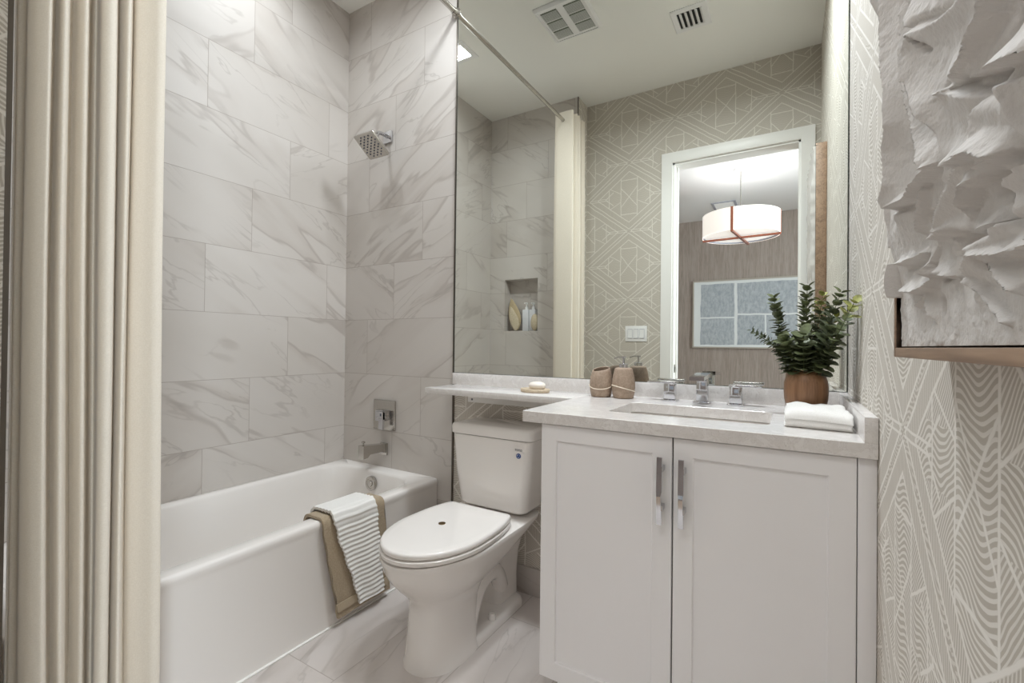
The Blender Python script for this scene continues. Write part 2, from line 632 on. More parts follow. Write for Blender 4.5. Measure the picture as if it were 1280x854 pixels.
# tub end wall: a tiled face with a niche, its short papered return and the door wall
NX0, NX1, NZ0, NZ1, ND = -2.105, -1.785, 1.232, 1.668, 0.095
b = B()
box(b, XL, NX0, YD2, YW, 0, ZC)
box(b, NX1, XW - 0.004, YD2, YW, 0, ZC)
box(b, NX0, NX1, YD2, YW, 0, NZ0)
box(b, NX0, NX1, YD2, YW, NZ1, ZC)
box(b, NX0, NX1, YD2, YW - ND, NZ0, NZ1)
struct('wall_tub_end', b, m_tile_end, 'marble tile wall with a recessed niche at the curtain end', 'wall')
struct('wall_return', bx(XW - 0.004, XW, YD2, YW + 0.004, 0, ZC), m_paper_y, 'narrow papered return beside the shower curtain', 'wall')
b = B()
box(b, XW, DL, YD2, YD, 0, ZC)
box(b, DR, XR, YD2, YD, 0, ZC)
box(b, DL, DR, YD2, YD, DT, ZC)
struct('wall_door', b, m_paper_x, 'wallpapered wall around the doorway', 'wall')

struct('trim_1', bx(XW - 0.004, XW + 0.003, -0.006, 0.004, 0, ZC), m_darkmetal, 'thin metal strip edging the tile', 'trim')
struct('trim_2', bx(XW - 0.005, XW + 0.001, YW - 0.004, YW + 0.005, 0, ZC), m_darkmetal, 'thin metal strip edging the end wall tile', 'trim')
struct('baseboard_back', bx(XW + 0.003, -0.62, -0.012, 0.003, 0, 0.12, bev=0.002), m_base, 'marble tile baseboard behind the toilet', 'baseboard')
struct('baseboard_right', bx(XR - 0.012, XR, YD, -0.62, 0, 0.12, bev=0.002), m_base, 'marble tile baseboard under the right wall', 'baseboard')

# door frame: casing on the bathroom side, jamb lining
b = B()
cw, ct = 0.075, 0.018
box(b, DL - cw, DL + 0.004, YD, YD + ct, 0, DT + cw, bev=0.003)
box(b, DR - 0.004, DR + cw, YD, YD + ct, 0, DT + cw, bev=0.003)
box(b, DL - 0.002, DR + 0.002, YD, YD + ct, DT - 0.004, DT + cw, bev=0.003)
fr = struct('door_1', b, m_trim, 'white painted door casing around the doorway', 'door frame')
b = B()
box(b, DL, DL + 0.016, YD2, YD, 0, DT)
box(b, DR - 0.016, DR, YD2, YD, 0, DT)
box(b, DL, DR, YD2, YD, DT - 0.016, DT)
box(b, DL + 0.016, DL + 0.028, YD2 + 0.02, YD2 + 0.05, 0, DT - 0.016)
obj('jamb', b, m_trim, fr)
b = bx(DL + 0.016, DL + 0.019, -1.79, -1.76, 0.92, 0.98, bev=0.001)
sp = obj('strike_plate', b, m_nickel, fr)
sp['label'] = 'metal strike plate'
obj('strike_hole', bx(DL + 0.0188, DL + 0.0195, -1.783, -1.767, 0.935, 0.965), m_dark, sp)

# the room beyond the doorway (seen in the mirror)
HX0, HX1 = -3.2, 2.2
struct('floor_hall', bx(HX0, HX1, YF, YD2, -0.08, -0.002), m_hallfloor, 'wood floor of the room beyond the doorway', 'floor')
struct('ceiling_hall', bx(HX0, HX1, YF, YD2, ZC, ZC + 0.08), m_ceil2, 'white ceiling of the room beyond the doorway', 'ceiling')
struct('wall_far', bx(HX0, HX1, YF - 0.1, YF, 0, ZC), m_woodwall, 'grey brown wood grain wall of the room beyond', 'wall')
struct('wall_hall_left', bx(HX0 - 0.1, HX0, YF, YD2, 0, ZC), m_grey_wall)
b = B()
wy0, wy1, wz0, wz1 = -3.40, -1.95, 0.45, 2.75
box(b, HX1, HX1 + 0.1, YF, wy0, 0, ZC)
box(b, HX1, HX1 + 0.1, wy1, YD2, 0, ZC)
box(b, HX1, HX1 + 0.1, wy0, wy1, 0, wz0)
box(b, HX1, HX1 + 0.1, wy0, wy1, wz1, ZC)
struct('wall_hall_right', b, m_grey_wall)
b = B()  # unseen window frame, made up to go with the added side fill
for y in (wy0, (wy0 + wy1) / 2 - 0.025, wy1 - 0.05):
    box(b, HX1 + 0.03, HX1 + 0.08, y, y + 0.05, wz0, wz1)
for z in (wz0, wz1 - 0.05):
    box(b, HX1 + 0.03, HX1 + 0.08, wy0, wy1, z, z + 0.05)
struct('window_1', b, m_trim)
b = B()
box(b, HX0, XL - 0.1, YD2 - 0.05, YD2, 0, ZC)
box(b, XR + 0.1, HX1, YD2 - 0.05, YD2, 0, ZC)
struct('wall_hall_front', b, m_grey_wall)

# ------------------------------------------------------------------ mirror
mi = thing('wall_mirror', 'large frameless mirror above the vanity and shelf', 'mirror', (-0.64, 0, 0.974))
MX0, MX1, MZ0, MZ1 = XW + 0.006, XR - 0.0025, 0.974, 3.0
obj('mirror_edge', bx(MX0, MX1, -0.006, 0.002, MZ0, MZ1), m_mirror_edge, mi, smooth=False)
b = B()
vs = [b.verts.new(p) for p in ((MX0 + 0.002, -0.0063, MZ0 + 0.001), (MX1 - 0.002, -0.0063, MZ0 + 0.001), (MX1 - 0.002, -0.0063, MZ1), (MX0 + 0.002, -0.0063, MZ1))]
b.faces.new(vs)
obj('mirror_glass', b, m_mirror, mi, smooth=False)

# ------------------------------------------------------------------ bathtub
TX0, TX1, TY0, TY1, TZ = XL + 0.001, -1.530, YW + 0.001, -0.001, 0.432
tub = thing('bathtub', 'white alcove bathtub with a flat apron below the marble tile', 'bathtub', ((TX0 + TX1) / 2, (TY0 + TY1) / 2, 0))
b = B()
NC, NS = 8, 14


def RR(x0, x1, y0, y1, r, z):
    return rrect(x0, x1, y0, y1, r, z, NC, NS)


loops = [
    RR(TX0, TX1 - 0.006, TY0, TY1, 0.006, 0.0), RR(TX0, TX1 - 0.006, TY0, TY1, 0.006, 0.385), RR(TX0, TX1 - 0.003, TY0, TY1, 0.008, 0.40),
    RR(TX0, TX1, TY0, TY1, 0.01, 0.412), RR(TX0, TX1 - 0.001, TY0, TY1, 0.012, 0.424), RR(TX0 + 0.003, TX1 - 0.006, TY0, TY1, 0.016, 0.4305), RR(TX0 + 0.006, TX1 - 0.014, TY0, TY1, 0.02, TZ),
    RR(TX0 + 0.030, TX1 - 0.062, TY0 + 0.07, TY1 - 0.065, 0.12, TZ - 0.001), RR(TX0 + 0.037, TX1 - 0.072, TY0 + 0.082, TY1 - 0.074, 0.13, TZ - 0.005),
    RR(TX0 + 0.043, TX1 - 0.080, TY0 + 0.095, TY1 - 0.080, 0.135, TZ - 0.016), RR(TX0 + 0.055, TX1 - 0.090, TY0 + 0.13, TY1 - 0.086, 0.14, TZ - 0.09),
    RR(TX0 + 0.075, TX1 - 0.105, TY0 + 0.20, TY1 - 0.10, 0.14, 0.22), RR(TX0 + 0.095, TX1 - 0.12, TY0 + 0.26, TY1 - 0.12, 0.14, 0.13),
    RR(TX0 + 0.13, TX1 - 0.15, TY0 + 0.31, TY1 - 0.16, 0.13, 0.085), RR(TX0 + 0.18, TX1 - 0.2, TY0 + 0.37, TY1 - 0.21, 0.1, 0.072)]
loft(b, loops, True, True)
obj('tub_shell', b, m_acrylic, tub, ang=50)
b = bx(TX1 - 0.007, TX1 + 0.003, TY0, TY1, 0.0, 0.006, bev=0.002)
obj('caulk_bead', b, m_trim, tub)
# overflow plate on the drain end
b = B()
ox, oz = -1.918, 0.365
oy = -0.0815 - 0.006
lp = [[(ox + r * math.cos(a), oy + dy, oz + r * math.sin(a)) for a in [2 * PI * i / 32 for i in range(32)]] for r, dy in ((0.038, 0.006), (0.038, -0.010), (0.034, -0.014), (0.026, -0.014), (0.024, -0.011), (0.017, -0.011), (0.015, -0.016), (0.004, -0.017))]
loft(b, lp)
obj('overflow_plate', b, m_nickel, tub)['label'] = 'round metal overflow plate'
b = B()
lathe(b, [(0.034, 0.0725), (0.034, 0.076), (0.02, 0.078), (0.006, 0.082)], ox, -0.34)
obj('drain', b, m_chrome, tub)

# ------------------------------------------------------------------ bath spout, valve, shower head
PX = -1.917
t = thing('tub_spout', 'chrome square tub spout on the tile above the drain', 'tap', (PX, 0, 0.535))
b = B()
prof = [(0.0, 0.503, 0.563), (-0.02, 0.503, 0.563)]
box(b, PX - 0.026, PX + 0.026, -0.012, 0, 0.500, 0.566, bev=0.002)
loft(b, [[(PX - 0.021, y, z0), (PX + 0.021, y, z0), (PX + 0.021, y, z1), (PX - 0.021, y, z1)] for y, z0, z1 in
         ((-0.01, 0.513, 0.562), (-0.030, 0.524, 0.564), (-0.12, 0.526, 0.574), (-0.135, 0.512, 0.576), (-0.165, 0.508, 0.577))])
obj('spout_body', b, m_nickel, t, ang=30)
b = B()
lathe(b, [(0.005, 0.575), (0.005, 0.588), (0.010, 0.590), (0.010, 0.597), (0.006, 0.599)], PX, -0.15, 16)
obj('diverter_knob', b, m_nickel, t)

t = thing('shower_valve', 'square chrome shower valve with lever above the tub spout', 'tap', (PX, 0, 0.72))
obj('valve_plate', bx(PX - 0.083, PX + 0.083, -0.008, 0, 0.638, 0.802, bev=0.003), m_nickel, t)
b = B()
box(b, PX - 0.030, PX + 0.030, -0.045, -0.006, 0.69, 0.75, bev=0.003)
obj('valve_block', b, m_chrome, t)
b = B()
box(b, PX - 0.012, PX + 0.045, -0.060, -0.043, 0.700, 0.745, bev=0.003)
loft(b, [[(PX + 0.016, -0.062, z), (PX + 0.045, -0.062, z), (PX + 0.045, -0.062 + d, z), (PX + 0.016, -0.062 + d, z)] for z, d in ((0.745, 0.018), (0.70, 0.016), (0.65, 0.010))])
obj('lever_handle', b, m_chrome, t, ang=30)
obj('temperature_dot', bx(PX + 0.026, PX + 0.036, -0.0625, -0.0615, 0.722, 0.736), m_ink, t)

t = thing('rain_shower', 'square chrome rain shower head on a short wall arm', 'shower', (PX, 0, 2.255))
b = bx(PX - 0.032, PX + 0.032, -0.012, 0, 2.223, 2.287, bev=0.003)
obj('wall_flange', b, m_chrome, t)
hc = Vector((-1.893, -0.145, 2.150))
th = math.radians(35)
ex = Vector((1, 0, 0))
et = Vector((0, math.cos(th), -math.sin(th)))
nn = Vector((0, -math.sin(th), -math.cos(th)))      # spray direction
b = B()
tube(b, spline([(PX, -0.005, 2.258), (PX + 0.002, -0.04, 2.258), (PX + 0.010, -0.085, 2.245), tuple(hc - nn * 0.045)], 6), 0.0105, 14)
obj('shower_arm', b, m_chrome, t)
b = B()
tube(b, [tuple(hc - nn * 0.055), tuple(hc - nn * 0.04), tuple(hc - nn * 0.028)], [0.013, 0.019, 0.019], 18)
obj('ball_joint', b, m_chrome, t)


def hpt(a, c, d):
    return tuple(hc + ex * a + et * c + nn * d)


s = 0.071
b = B()
lp = []
for k, d in ((0.45, -0.030), (0.9, -0.018), (0.985, -0.013), (1.0, -0.009), (1.0, -0.002), (0.985, 0.0)):
    lp.append([hpt(x, y, d) for x, y, _ in rrect(-s * k, s * k, -s * k, s * k, 0.008, 0, 4, 2)])
loft(b, lp)
obj('head_plate', b, m_nickel, t, ang=35)
b = B()
for i in range(9):
    for j in range(9):
        if (i + j) % 2 == 0 and not (i in (0, 8) and j in (0, 8)):
            cx, cy = (i - 4) * 0.0135, (j - 4) * 0.0135
            loft(b, [[hpt(cx + r * math.cos(a), cy + r * math.sin(a), d) for a in [2 * PI * q / 8 for q in range(8)]] for r, d in ((0.0042, -0.001), (0.0036, 0.0025))])
obj('spray_nozzles', b, m_ink, t)

# ------------------------------------------------------------------ towels over the tub rim
def drape(name, y0t, y1t, y0b, y1b, zb, inz, lift, out, thick, mat, rib=0.0, ribp=0.018, wav=0.0, parent=None, base=None, seed=0):
    xo = TX1 + out
    di = 0.75 * lift
    path = [(-1.655 - di, inz), (-1.640 - di, 0.33), (-1.632 - di, 0.40)]
    for a in range(0, 91, 6 if rib else 15):
        path.append((-1.605 - (0.022 + di) * math.cos(math.radians(a)) , TZ - 0.018 + (0.022 + lift) * math.sin(math.radians(a))))
    for q in range(1, 9):
        path.append((-1.605 + (xo - 0.022 + 1.605) * q / 9, TZ + 0.004 + lift))
    for a in range(90, -1, -6 if rib else -15):
        path.append((xo - 0.022 + 0.022 * math.cos(math.radians(a)), TZ - 0.018 + (0.022 + lift) * math.sin(math.radians(a))))
    z = TZ - 0.03
    n0 = len(path)
    while z > zb:
        path.append((xo, z))
        z -= 0.0035 if rib else 0.01
    path.append((xo, zb))
    b = B()
    N = 28
    ss = [i / N for i in range(N + 1)]
    L = [0.0]
    for p, q in zip(path, path[1:]):
        L.append(L[-1] + math.hypot(q[0] - p[0], q[1] - p[1]))

    def fn(a, c, s_, i):
        f = max(0.0, min(1.0, (TZ - c) / (TZ - zb))) if i >= n0 else 0.0
        f2 = f * f * (3 - 2 * f) * 0.4 + f * 0.6
        y = (y0t + (y0b - y0t) * f2) * (1 - s_) + (y1t + (y1b - y1t) * f2) * s_
        o = 0.0
        if rib:
            o = rib * math.sin(PI * (L[i] + 0.0012 * math.sin(s_ * 9)) / ribp) ** 2
        k = wav * f * math.sin(s_ * 7.0 + seed) + 0.004 * f
        edge = 0.003 * math.sin(c * 60 + seed)
        if i >= n0 - 4:
            return (a + o + k, y + edge, c)
        return (a, y + edge, c + o)
    strip(b, path, ss, thick, fn)
    return obj(name, b, mat, parent, base, ang=70)


t = thing('bath_towel', 'beige terry bath towel draped over the tub rim under the white towel', 'towel', (-1.56, -0.56, TZ))
drape('towel_cloth', -0.690, -0.385, -0.620, -0.350, 0.036, 0.20, 0.004, 0.014, 0.011, m_terry_beige, wav=0.003, parent=t, seed=1)
b = B()
strip(b, [(TX1 + 0.0265, 0.098), (TX1 + 0.0268, 0.080), (TX1 + 0.027, 0.064)], [i / 12 for i in range(13)], 0.004,
      lambda a, c, s_, i: (a + 0.003 * math.sin(s_ * 7 + 1), (-0.6335 + 0.25 * (0.098 - c)) * (1 - s_) + (-0.37) * s_, c))
obj('woven_band', b, m_beige_band, t)
drape('folded_edge', -0.682, -0.60, -0.612, -0.50, 0.048, 0.24, 0.001, 0.005, 0.006, m_terry_beige, parent=t, seed=2)
tw = drape('ribbed_towel', -0.650, -0.440, -0.530, -0.398, 0.058, 0.26, 0.020, 0.030, 0.010, m_terry_white, rib=0.0052, ribp=0.0195, wav=0.003, base=(-1.56, -0.56, TZ), seed=3)
tag(tw, 'white ribbed towel draped over the beige towel on the tub rim', 'towel')

# ------------------------------------------------------------------ toilet
TCX = -1.085
toi = thing('toilet', 'white two piece toilet between the bathtub and the vanity', 'toilet', (TCX, -0.4, 0))


def egg(yf, yc, yb, w, z, nf=2.0, nb=2.6, clip=None, n=56):
    pts = []
    for i in range(n):
        a = 2 * PI * i / n
        ca, sa = math.cos(a), math.sin(a)
        e = nf if sa < 0 else nb
        x = math.copysign(abs(ca) ** (2 / e), ca) * w
        y = math.copysign(abs(sa) ** (2 / e), sa)
        y = yc + y * ((yc - yf) if sa < 0 else (yb - yc))
        if clip is not None:
            y = min(y, clip)
        pts.append((TCX + x, y, z))
    return pts


b = B()
loft(b, [egg(*a) for a in (
    (-0.655, -0.50, -0.385, 0.112, 0.0, 2.2, 4), (-0.653, -0.50, -0.385, 0.110, 0.012, 2.2, 4), (-0.648, -0.50, -0.385, 0.104, 0.03, 2.2, 4), (-0.640, -0.50, -0.385, 0.099, 0.11, 2.2, 4),
    (-0.636, -0.49, -0.375, 0.096, 0.185, 2.2, 4), (-0.640, -0.485, -0.34, 0.101, 0.225, 2.2, 3.6), (-0.660, -0.48, -0.30, 0.120, 0.252, 2.1, 3.4), (-0.692, -0.475, -0.25, 0.146, 0.283, 2.05, 3.4),
    (-0.722, -0.47, -0.18, 0.166, 0.318, 2, 3.8), (-0.742, -0.465, -0.10, 0.179, 0.352, 2, 4.5), (-0.751, -0.46, -0.045, 0.185, 0.38, 2, 6), (-0.759, -0.46, -0.035, 0.189, 0.395, 2, 7), (-0.757, -0.46, -0.036, 0.187, 0.4025, 2, 7), (-0.73, -0.46, -0.04, 0.17, 0.4035, 2, 7))])
# rear pedestal, foot plate and the exposed trapway
loft(b, [rrect(TCX - w, TCX + w, y0, -0.045, 0.03, z, 5, 4) for z, w, y0 in ((0.0, 0.062, -0.215), (0.12, 0.060, -0.205), (0.22, 0.068, -0.225), (0.28, 0.085, -0.30), (0.36, 0.12, -0.36))])
loft(b, [rrect(TCX - w, TCX + w, -0.45, yb, 0.05, z, 6, 5) for z, w, yb in ((0.0, 0.108, -0.06), (0.018, 0.108, -0.06), (0.032, 0.102, -0.066), (0.036, 0.092, -0.075))])
for sx in (-1, 1):
    tube(b, spline([(TCX + sx * 0.058, -0.428, 0.02), (TCX + sx * 0.060, -0.415, 0.10), (TCX + sx * 0.062, -0.375, 0.175), (TCX + sx * 0.062, -0.315, 0.208), (TCX + sx * 0.058, -0.25, 0.198), (TCX + sx * 0.05, -0.205, 0.155), (TCX + sx * 0.04, -0.17, 0.10)], 6), 0.034, 16)
bowl = obj('toilet_bowl', b, m_porcelain, toi, ang=50)
for sx in (-1, 1):
    b = B()
    lathe(b, [(0.015, 0.034), (0.015, 0.052), (0.011, 0.060), (0.004, 0.063)], TCX + sx * 0.086, -0.30, 16)
    obj('bolt_cap', b, m_porcelain, toi)
b = B()
loft(b, [egg(-0.756 + d, -0.50, -0.175, 0.1855 - d, z, 2, 2.6, -0.262) for z, d in ((0.4025, 0.024), (0.4088, 0.024), (0.409, 0.001), (0.411, 0.0), (0.4215, 0.0), (0.4230, 0.002))])
obj('toilet_seat', b, m_porcelain, toi, ang=50)
b = B()
loft(b, [egg(-0.7525 + d, -0.50, -0.175, 0.183 - d, z, 2, 2.6, -0.262 - d) for z, d in ((0.4228, 0.022), (0.4292, 0.022), (0.4294, 0.001), (0.431, 0.0), (0.441, 0.0), (0.4455, 0.003), (0.448, 0.009), (0.4495, 0.03), (0.4505, 0.09))])
lid = obj('seat_lid', b, m_porcelain, toi, ang=50)
b = B()
lathe(b, [(0.013, 0.450), (0.013, 0.4525), (0.010, 0.4532), (0.006, 0.4522), (0.003, 0.4522)], TCX - 0.015, -0.49, 20)
obj('lid_button', b, m_bronze, lid)['label'] = 'small round bronze button'
for sx in (-1, 1):
    b = B()
    tube(b, [(TCX + sx * 0.05 - 0.022, -0.245, 0.416), (TCX + sx * 0.05 + 0.022, -0.245, 0.416)], 0.012, 14)
    obj('seat_hinge', b, m_porcelain, toi)
b = B()
loft(b, [rrect(TCX - w, TCX + w, yf, -0.022, r, z, 8, 6) for z, w, yf, r in ((0.418, 0.150, -0.175, 0.03), (0.420, 0.160, -0.19, 0.04), (0.432, 0.168, -0.2, 0.04), (0.56, 0.186, -0.205, 0.035), (0.70, 0.199, -0.208, 0.032), (0.722, 0.200, -0.208, 0.032))])
tank = obj('tank', b, m_porcelain, toi, ang=50)
b = B()
loft(b, [rrect(TCX - w, TCX + w, yf, -0.018, r, z, 8, 6) for z, w, yf, r in ((0.7245, 0.200, -0.208, 0.03), (0.7265, 0.207, -0.216, 0.034), (0.755, 0.208, -0.217, 0.034), (0.763, 0.205, -0.214, 0.033), (0.768, 0.198, -0.207, 0.03), (0.770, 0.18, -0.19, 0.03))])
obj('tank_lid', b, m_porcelain, toi, ang=50)
# round blue emblem and a tiny dark word above it on the tank front
ex0, ez0, ey0 = TCX + 0.145, 0.664, -0.2085
b = B()
for r0_, r1_ in ((0.0105, 0.0075), (0.0045, 0.0005)):
    n = 24
    a_ = [[(ex0 + r * math.cos(2 * PI * i / n), ey0 + dy, ez0 + r * math.sin(2 * PI * i / n)) for i in range(n)] for r, dy in ((r0_, 0.002), (r0_, -0.0006), (r1_, -0.0006))]
    loft(b, a_, False, r0_ < 0.006)
for k in range(3):
    a = PI / 2 + k * 2 * PI / 3
    cx, cz = ex0 + 0.006 * math.cos(a), ez0 + 0.006 * math.sin(a)
    box(b, cx - 0.0016, cx + 0.0016, ey0 - 0.0006, ey0 + 0.002, cz - 0.0016, cz + 0.0016)
obj('blue_emblem', b, m_blue, tank, smooth=False)
fc = bpy.data.curves.new('maker_word', 'FONT')
fc.body = 'TOTO'
fc.size = 0.012
fc.align_x = 'CENTER'
fc.extrude = 0.0004
fo = bpy.data.objects.new('maker_word_tmp', fc)
COL.objects.link(fo)
bpy.context.view_layer.update()
me = bpy.data.meshes.new_from_object(fo.evaluated_get(bpy.context.evaluated_depsgraph_get()))
bpy.data.objects.remove(fo)
me.name = 'tank_lettering'
me.materials.append(m_ink)
lo = bpy.data.objects.new('tank_lettering', me)
COL.objects.link(lo)
lo.parent = tank
lo.location = Vector((ex0, ey0 - 0.0008, ez0 + 0.0195)) - Vector(toi.location)
lo.rotation_euler = (PI / 2, 0, 0)

# ------------------------------------------------------------------ vanity cabinet
CX0, CX1, CY, CZ0, CZ1 = -0.633, XR - 0.001, -0.60, 0.138, 0.883
van = thing('vanity_cabinet', 'white two door shaker vanity cabinet under the countertop', 'cabinet', ((CX0 + CX1) / 2, -0.3, 0))
b = B()
box(b, CX0 + 0.001, CX0 + 0.019, CY + 0.021, -0.002, CZ0, CZ1 - 0.001)
box(b, CX1 - 0.018, CX1, CY + 0.021, -0.002, CZ0, CZ1 - 0.001)
box(b, CX0 + 0.019, CX1 - 0.018, CY + 0.021, -0.002, CZ0, CZ0 + 0.018)
box(b, CX0 + 0.019, CX1 - 0.018, -0.010, -0.002, CZ0 + 0.018, CZ1 - 0.001)
box(b, CX0 + 0.019, CX1 - 0.018, CY + 0.021, CY + 0.039, CZ1 - 0.05, CZ1 - 0.001)
obj('cabinet_body', b, m_cab, van, smooth=False)
obj('toe_kick', bx(CX0 + 0.02, CX1, CY + 0.085, -0.002, 0, CZ0), m_cab, van, smooth=False)
obj('filler_panel', bx(0.1235, CX1, CY + 0.001, CY + 0.021, CZ0, CZ1 - 0.002, bev=0.001), m_cab, van)
obj('shadow_gap', bx(0.118, 0.126, CY + 0.012, CY + 0.022, CZ0, CZ1 - 0.002), m_cab_dark, van, smooth=False)


def shaker(x0, x1, st_l, st_r, hx):
    b = B()
    y0, y1 = CY, CY + 0.02
    z0, z1 = CZ0, CZ1 - 0.003
    px0, px1, pz0, pz1 = x0 + st_l, x1 - st_r, z0 + 0.052, z1 - 0.046
    def ring(xa, xb, za, zb, y):
        return [(xa, y, za), (xb, y, za), (xb, y, zb), (xa, y, zb)]
    e = 0.0015
    loft(b, [ring(x0, x1, z0, z1, y1), ring(x0, x1, z0, z1, y0 + e), ring(x0 + e, x1 - e, z0 + e, z1 - e, y0),
             ring(px0 - e, px1 + e, pz0 - e, pz1 + e, y0), ring(px0, px1, pz0, pz1, y0 + e), ring(px0, px1, pz0, pz1, y0 + 0.0075), ring(px0 + 0.002, px1 - 0.002, pz0 + 0.002, pz1 - 0.002, y0 + 0.0085)])
    d = obj('cabinet_door', b, m_cab, van, ang=25)
    # pull: flat bar, shallow V in profile so upper and lower halves catch different light
    b = B()
    w = 0.0065
    zt, zm, zb_ = 0.833, 0.746, 0.664
    pr = [(zt, -0.030, 0.0), (zm + 0.002, -0.0335, 0.0), (zm - 0.010, -0.0375, 0.0015), (zb_, -0.030, 0.0)]
    loft(b, [[(hx - w + o, CY + y, z), (hx + w - o, CY + y, z), (hx + w - o, CY + y + 0.007, z), (hx - w + o, CY + y + 0.007, z)] for z, y, o in pr])
    for z in (zt - 0.03, zb_ + 0.04):
        box(b, hx - 0.004, hx + w + 0.001, CY - 0.028, CY + 0.001, z - 0.007, z + 0.007, bev=0.001)
    obj('door_handle', b, m_chrome, d, ang=20)['label'] = 'chrome bar handle'


shaker(CX0, -0.2585, 0.049, 0.050, -0.2830)
shaker(-0.2545, 0.1215, 0.0475, 0.0505, -0.2305)
obj('shadow_gap', bx(-0.261, -0.252, CY + 0.012, CY + 0.022, CZ0, CZ1 - 0.002), m_cab_dark, van, smooth=False)

# ------------------------------------------------------------------ countertop with shelf, splashes
KX0, KY, KZ0, KZ1 = -0.690, -0.615, 0.884, 0.917
SX0, SX1, SY0, SY1 = -0.474, -0.046, -0.480, -0.212
ctp = thing('countertop', 'pale quartz countertop with a narrow shelf over the toilet tank', 'countertop', (-0.5, -0.2, KZ0))
b = B()


def hole(z, g=0.0):
    return rrect(SX0 - g, SX1 + g, SY0 - g, SY1 + g, 0.025, z, 6, 10)


def outer(z, g=0.0):
    return rrect(KX0 + g, XR - 0.001, KY + g, -0.001, 0.0015, z, 6, 10)


rows = loft(b, [hole(KZ0), hole(KZ1 - 0.0015), hole(KZ1, 0.0015), outer(KZ1, 0.0015), outer(KZ1 - 0.0015), outer(KZ0 + 0.001), outer(KZ0, 0.001), hole(KZ0)], False, False)
box(b, -1.412, KX0 + 0.004, -0.243, -0.001, KZ0 + 0.008, KZ1 - 0.0001, bev=0.0012)
obj('counter_slab', b, m_counter, ctp, ang=30)
obj('backsplash', bx(-1.433, XR - 0.001, -0.020, -0.0005, KZ1 - 0.0005, 0.973, bev=0.0012), m_counter, ctp)
obj('side_splash', bx(0.132, XR - 0.001, KY, -0.0195, KZ1 - 0.0005, 0.971, bev=0.0012), m_counter, ctp)
cl = tag(obj('shelf_cleat', bx(-1.335, -0.635, -0.022, -0.001, 0.836, 0.8918, bev=0.001), m_trim, base=(-1.0, -0.01, 0.838)), 'white wooden cleat screwed to the wall under the shelf', 'shelf support')
b = B()
for x in (-1.31,):
    loft(b, [[(x + r * math.cos(2 * PI * i / 12), y, 0.850 + r * math.sin(2 * PI * i / 12)) for i in range(12)] for r, y in ((0.005, -0.0215), (0.005, -0.0228), (0.002, -0.0226))])
obj('screw_head', b, m_ink, cl)

sk = thing('sink_basin', 'white undermount rectangular sink basin in the countertop', 'sink', ((SX0 + SX1) / 2, (SY0 + SY1) / 2, 0.76))
b = B()


def R2(g, r, z):
    return rrect(SX0 + g, SX1 - g, SY0 + g, SY1 - g, r, z, 8, 8)


loft(b, [R2(-0.03, 0.04, KZ0 - 0.003), R2(-0.010, 0.03, KZ0 - 0.003), R2(-0.007, 0.03, KZ0 - 0.006), R2(0.004, 0.035, 0.84), R2(0.012, 0.04, 0.785), R2(0.03, 0.05, 0.766), R2(0.08, 0.05, 0.760)], False, True)
obj('basin_bowl', b, m_porcelain, sk, ang=60)
b = B()
lathe(b, [(0.028, 0.7595), (0.028, 0.764), (0.012, 0.766), (0.008, 0.763)], (SX0 + SX1) / 2, -0.33, 24)
obj('basin_drain', b, m_chrome, sk)

# ------------------------------------------------------------------ faucet (spout + two handles)
fau = thing('faucet', 'square chrome widespread faucet behind the sink', 'faucet', (-0.265, -0.085, KZ1))
FY = -0.085


def sq(b, cx, cy, h, z0, z1, bev=0.0015):
    box(b, cx - h, cx + h, cy - h, cy + h, z0, z1, bev=bev)


b = B()
sq(b, -0.265, FY, 0.028, KZ1, KZ1 + 0.006)
box(b, -0.283, -0.247, FY - 0.022, FY + 0.014, KZ1 + 0.005, 1.012, bev=0.002)
loft(b, [[(-0.288, y, z0), (-0.242, y, z0), (-0.242, y, z1), (-0.288, y, z1)] for y, z0, z1 in ((FY + 0.018, 1.008, 1.022), (FY - 0.10, 1.004, 1.016), (FY - 0.125, 1.002, 1.014))])
obj('faucet_spout', b, m_chrome, fau, ang=25)
for hx_, sgn in ((-0.376, -1), (-0.159, 1)):
    b = B()
    sq(b, hx_, FY, 0.027, KZ1, KZ1 + 0.005)
    box(b, hx_ - 0.019, hx_ + 0.019, FY - 0.019, FY + 0.019, KZ1 + 0.004, 0.980, bev=0.002)
    obj('handle_post', b, m_chrome, fau, ang=25)
    b = B()
    xa, xb = sorted((hx_ - sgn * 0.022, hx_ + sgn * 0.078))
    box(b, xa, xb, FY - 0.018, FY + 0.022, 0.979, 0.987, bev=0.0015)
    obj('lever', b, m_chrome, fau, ang=25)

# ------------------------------------------------------------------ things on the counter
def barrel(cx, cy, z0, prof, tilt=0.0, n=36):
    lo_ = []
    for r, h in prof:
        lo_.append([(cx + r * math.cos(2 * PI * i / n), cy + r * math.sin(2 * PI * i / n), z0 + h + tilt * r * (0.45 * math.cos(2 * PI * i / n) + math.sin(2 * PI * i / n)) * max(0, h - 0.06) / 0.05) for i in range(n)])
    return lo_


def ring_line(cx, cy, z0, rf, amp, zc, ph, n=48):
    b = B()
    pts = []
    for i in range(n):
        a = 2 * PI * i / n
        z = zc + amp * math.sin(a + ph)
        r = rf(z) + 0.0008
        pts.append((cx + r * math.cos(a), cy + r * math.sin(a), z0 + z))
    rad = 0.0018
    lo_ = []
    for i, p in enumerate(pts):
        a = 2 * PI * i / n
        lo_.append([(p[0] + rad * math.cos(k) * math.cos(a), p[1] + rad * math.cos(k) * math.sin(a), p[2] + rad * math.sin(k)) for k in [2 * PI * j / 8 for j in range(8)]])
    lo_.append(lo_[0])
    loft(b, lo_, False, False)
    return b


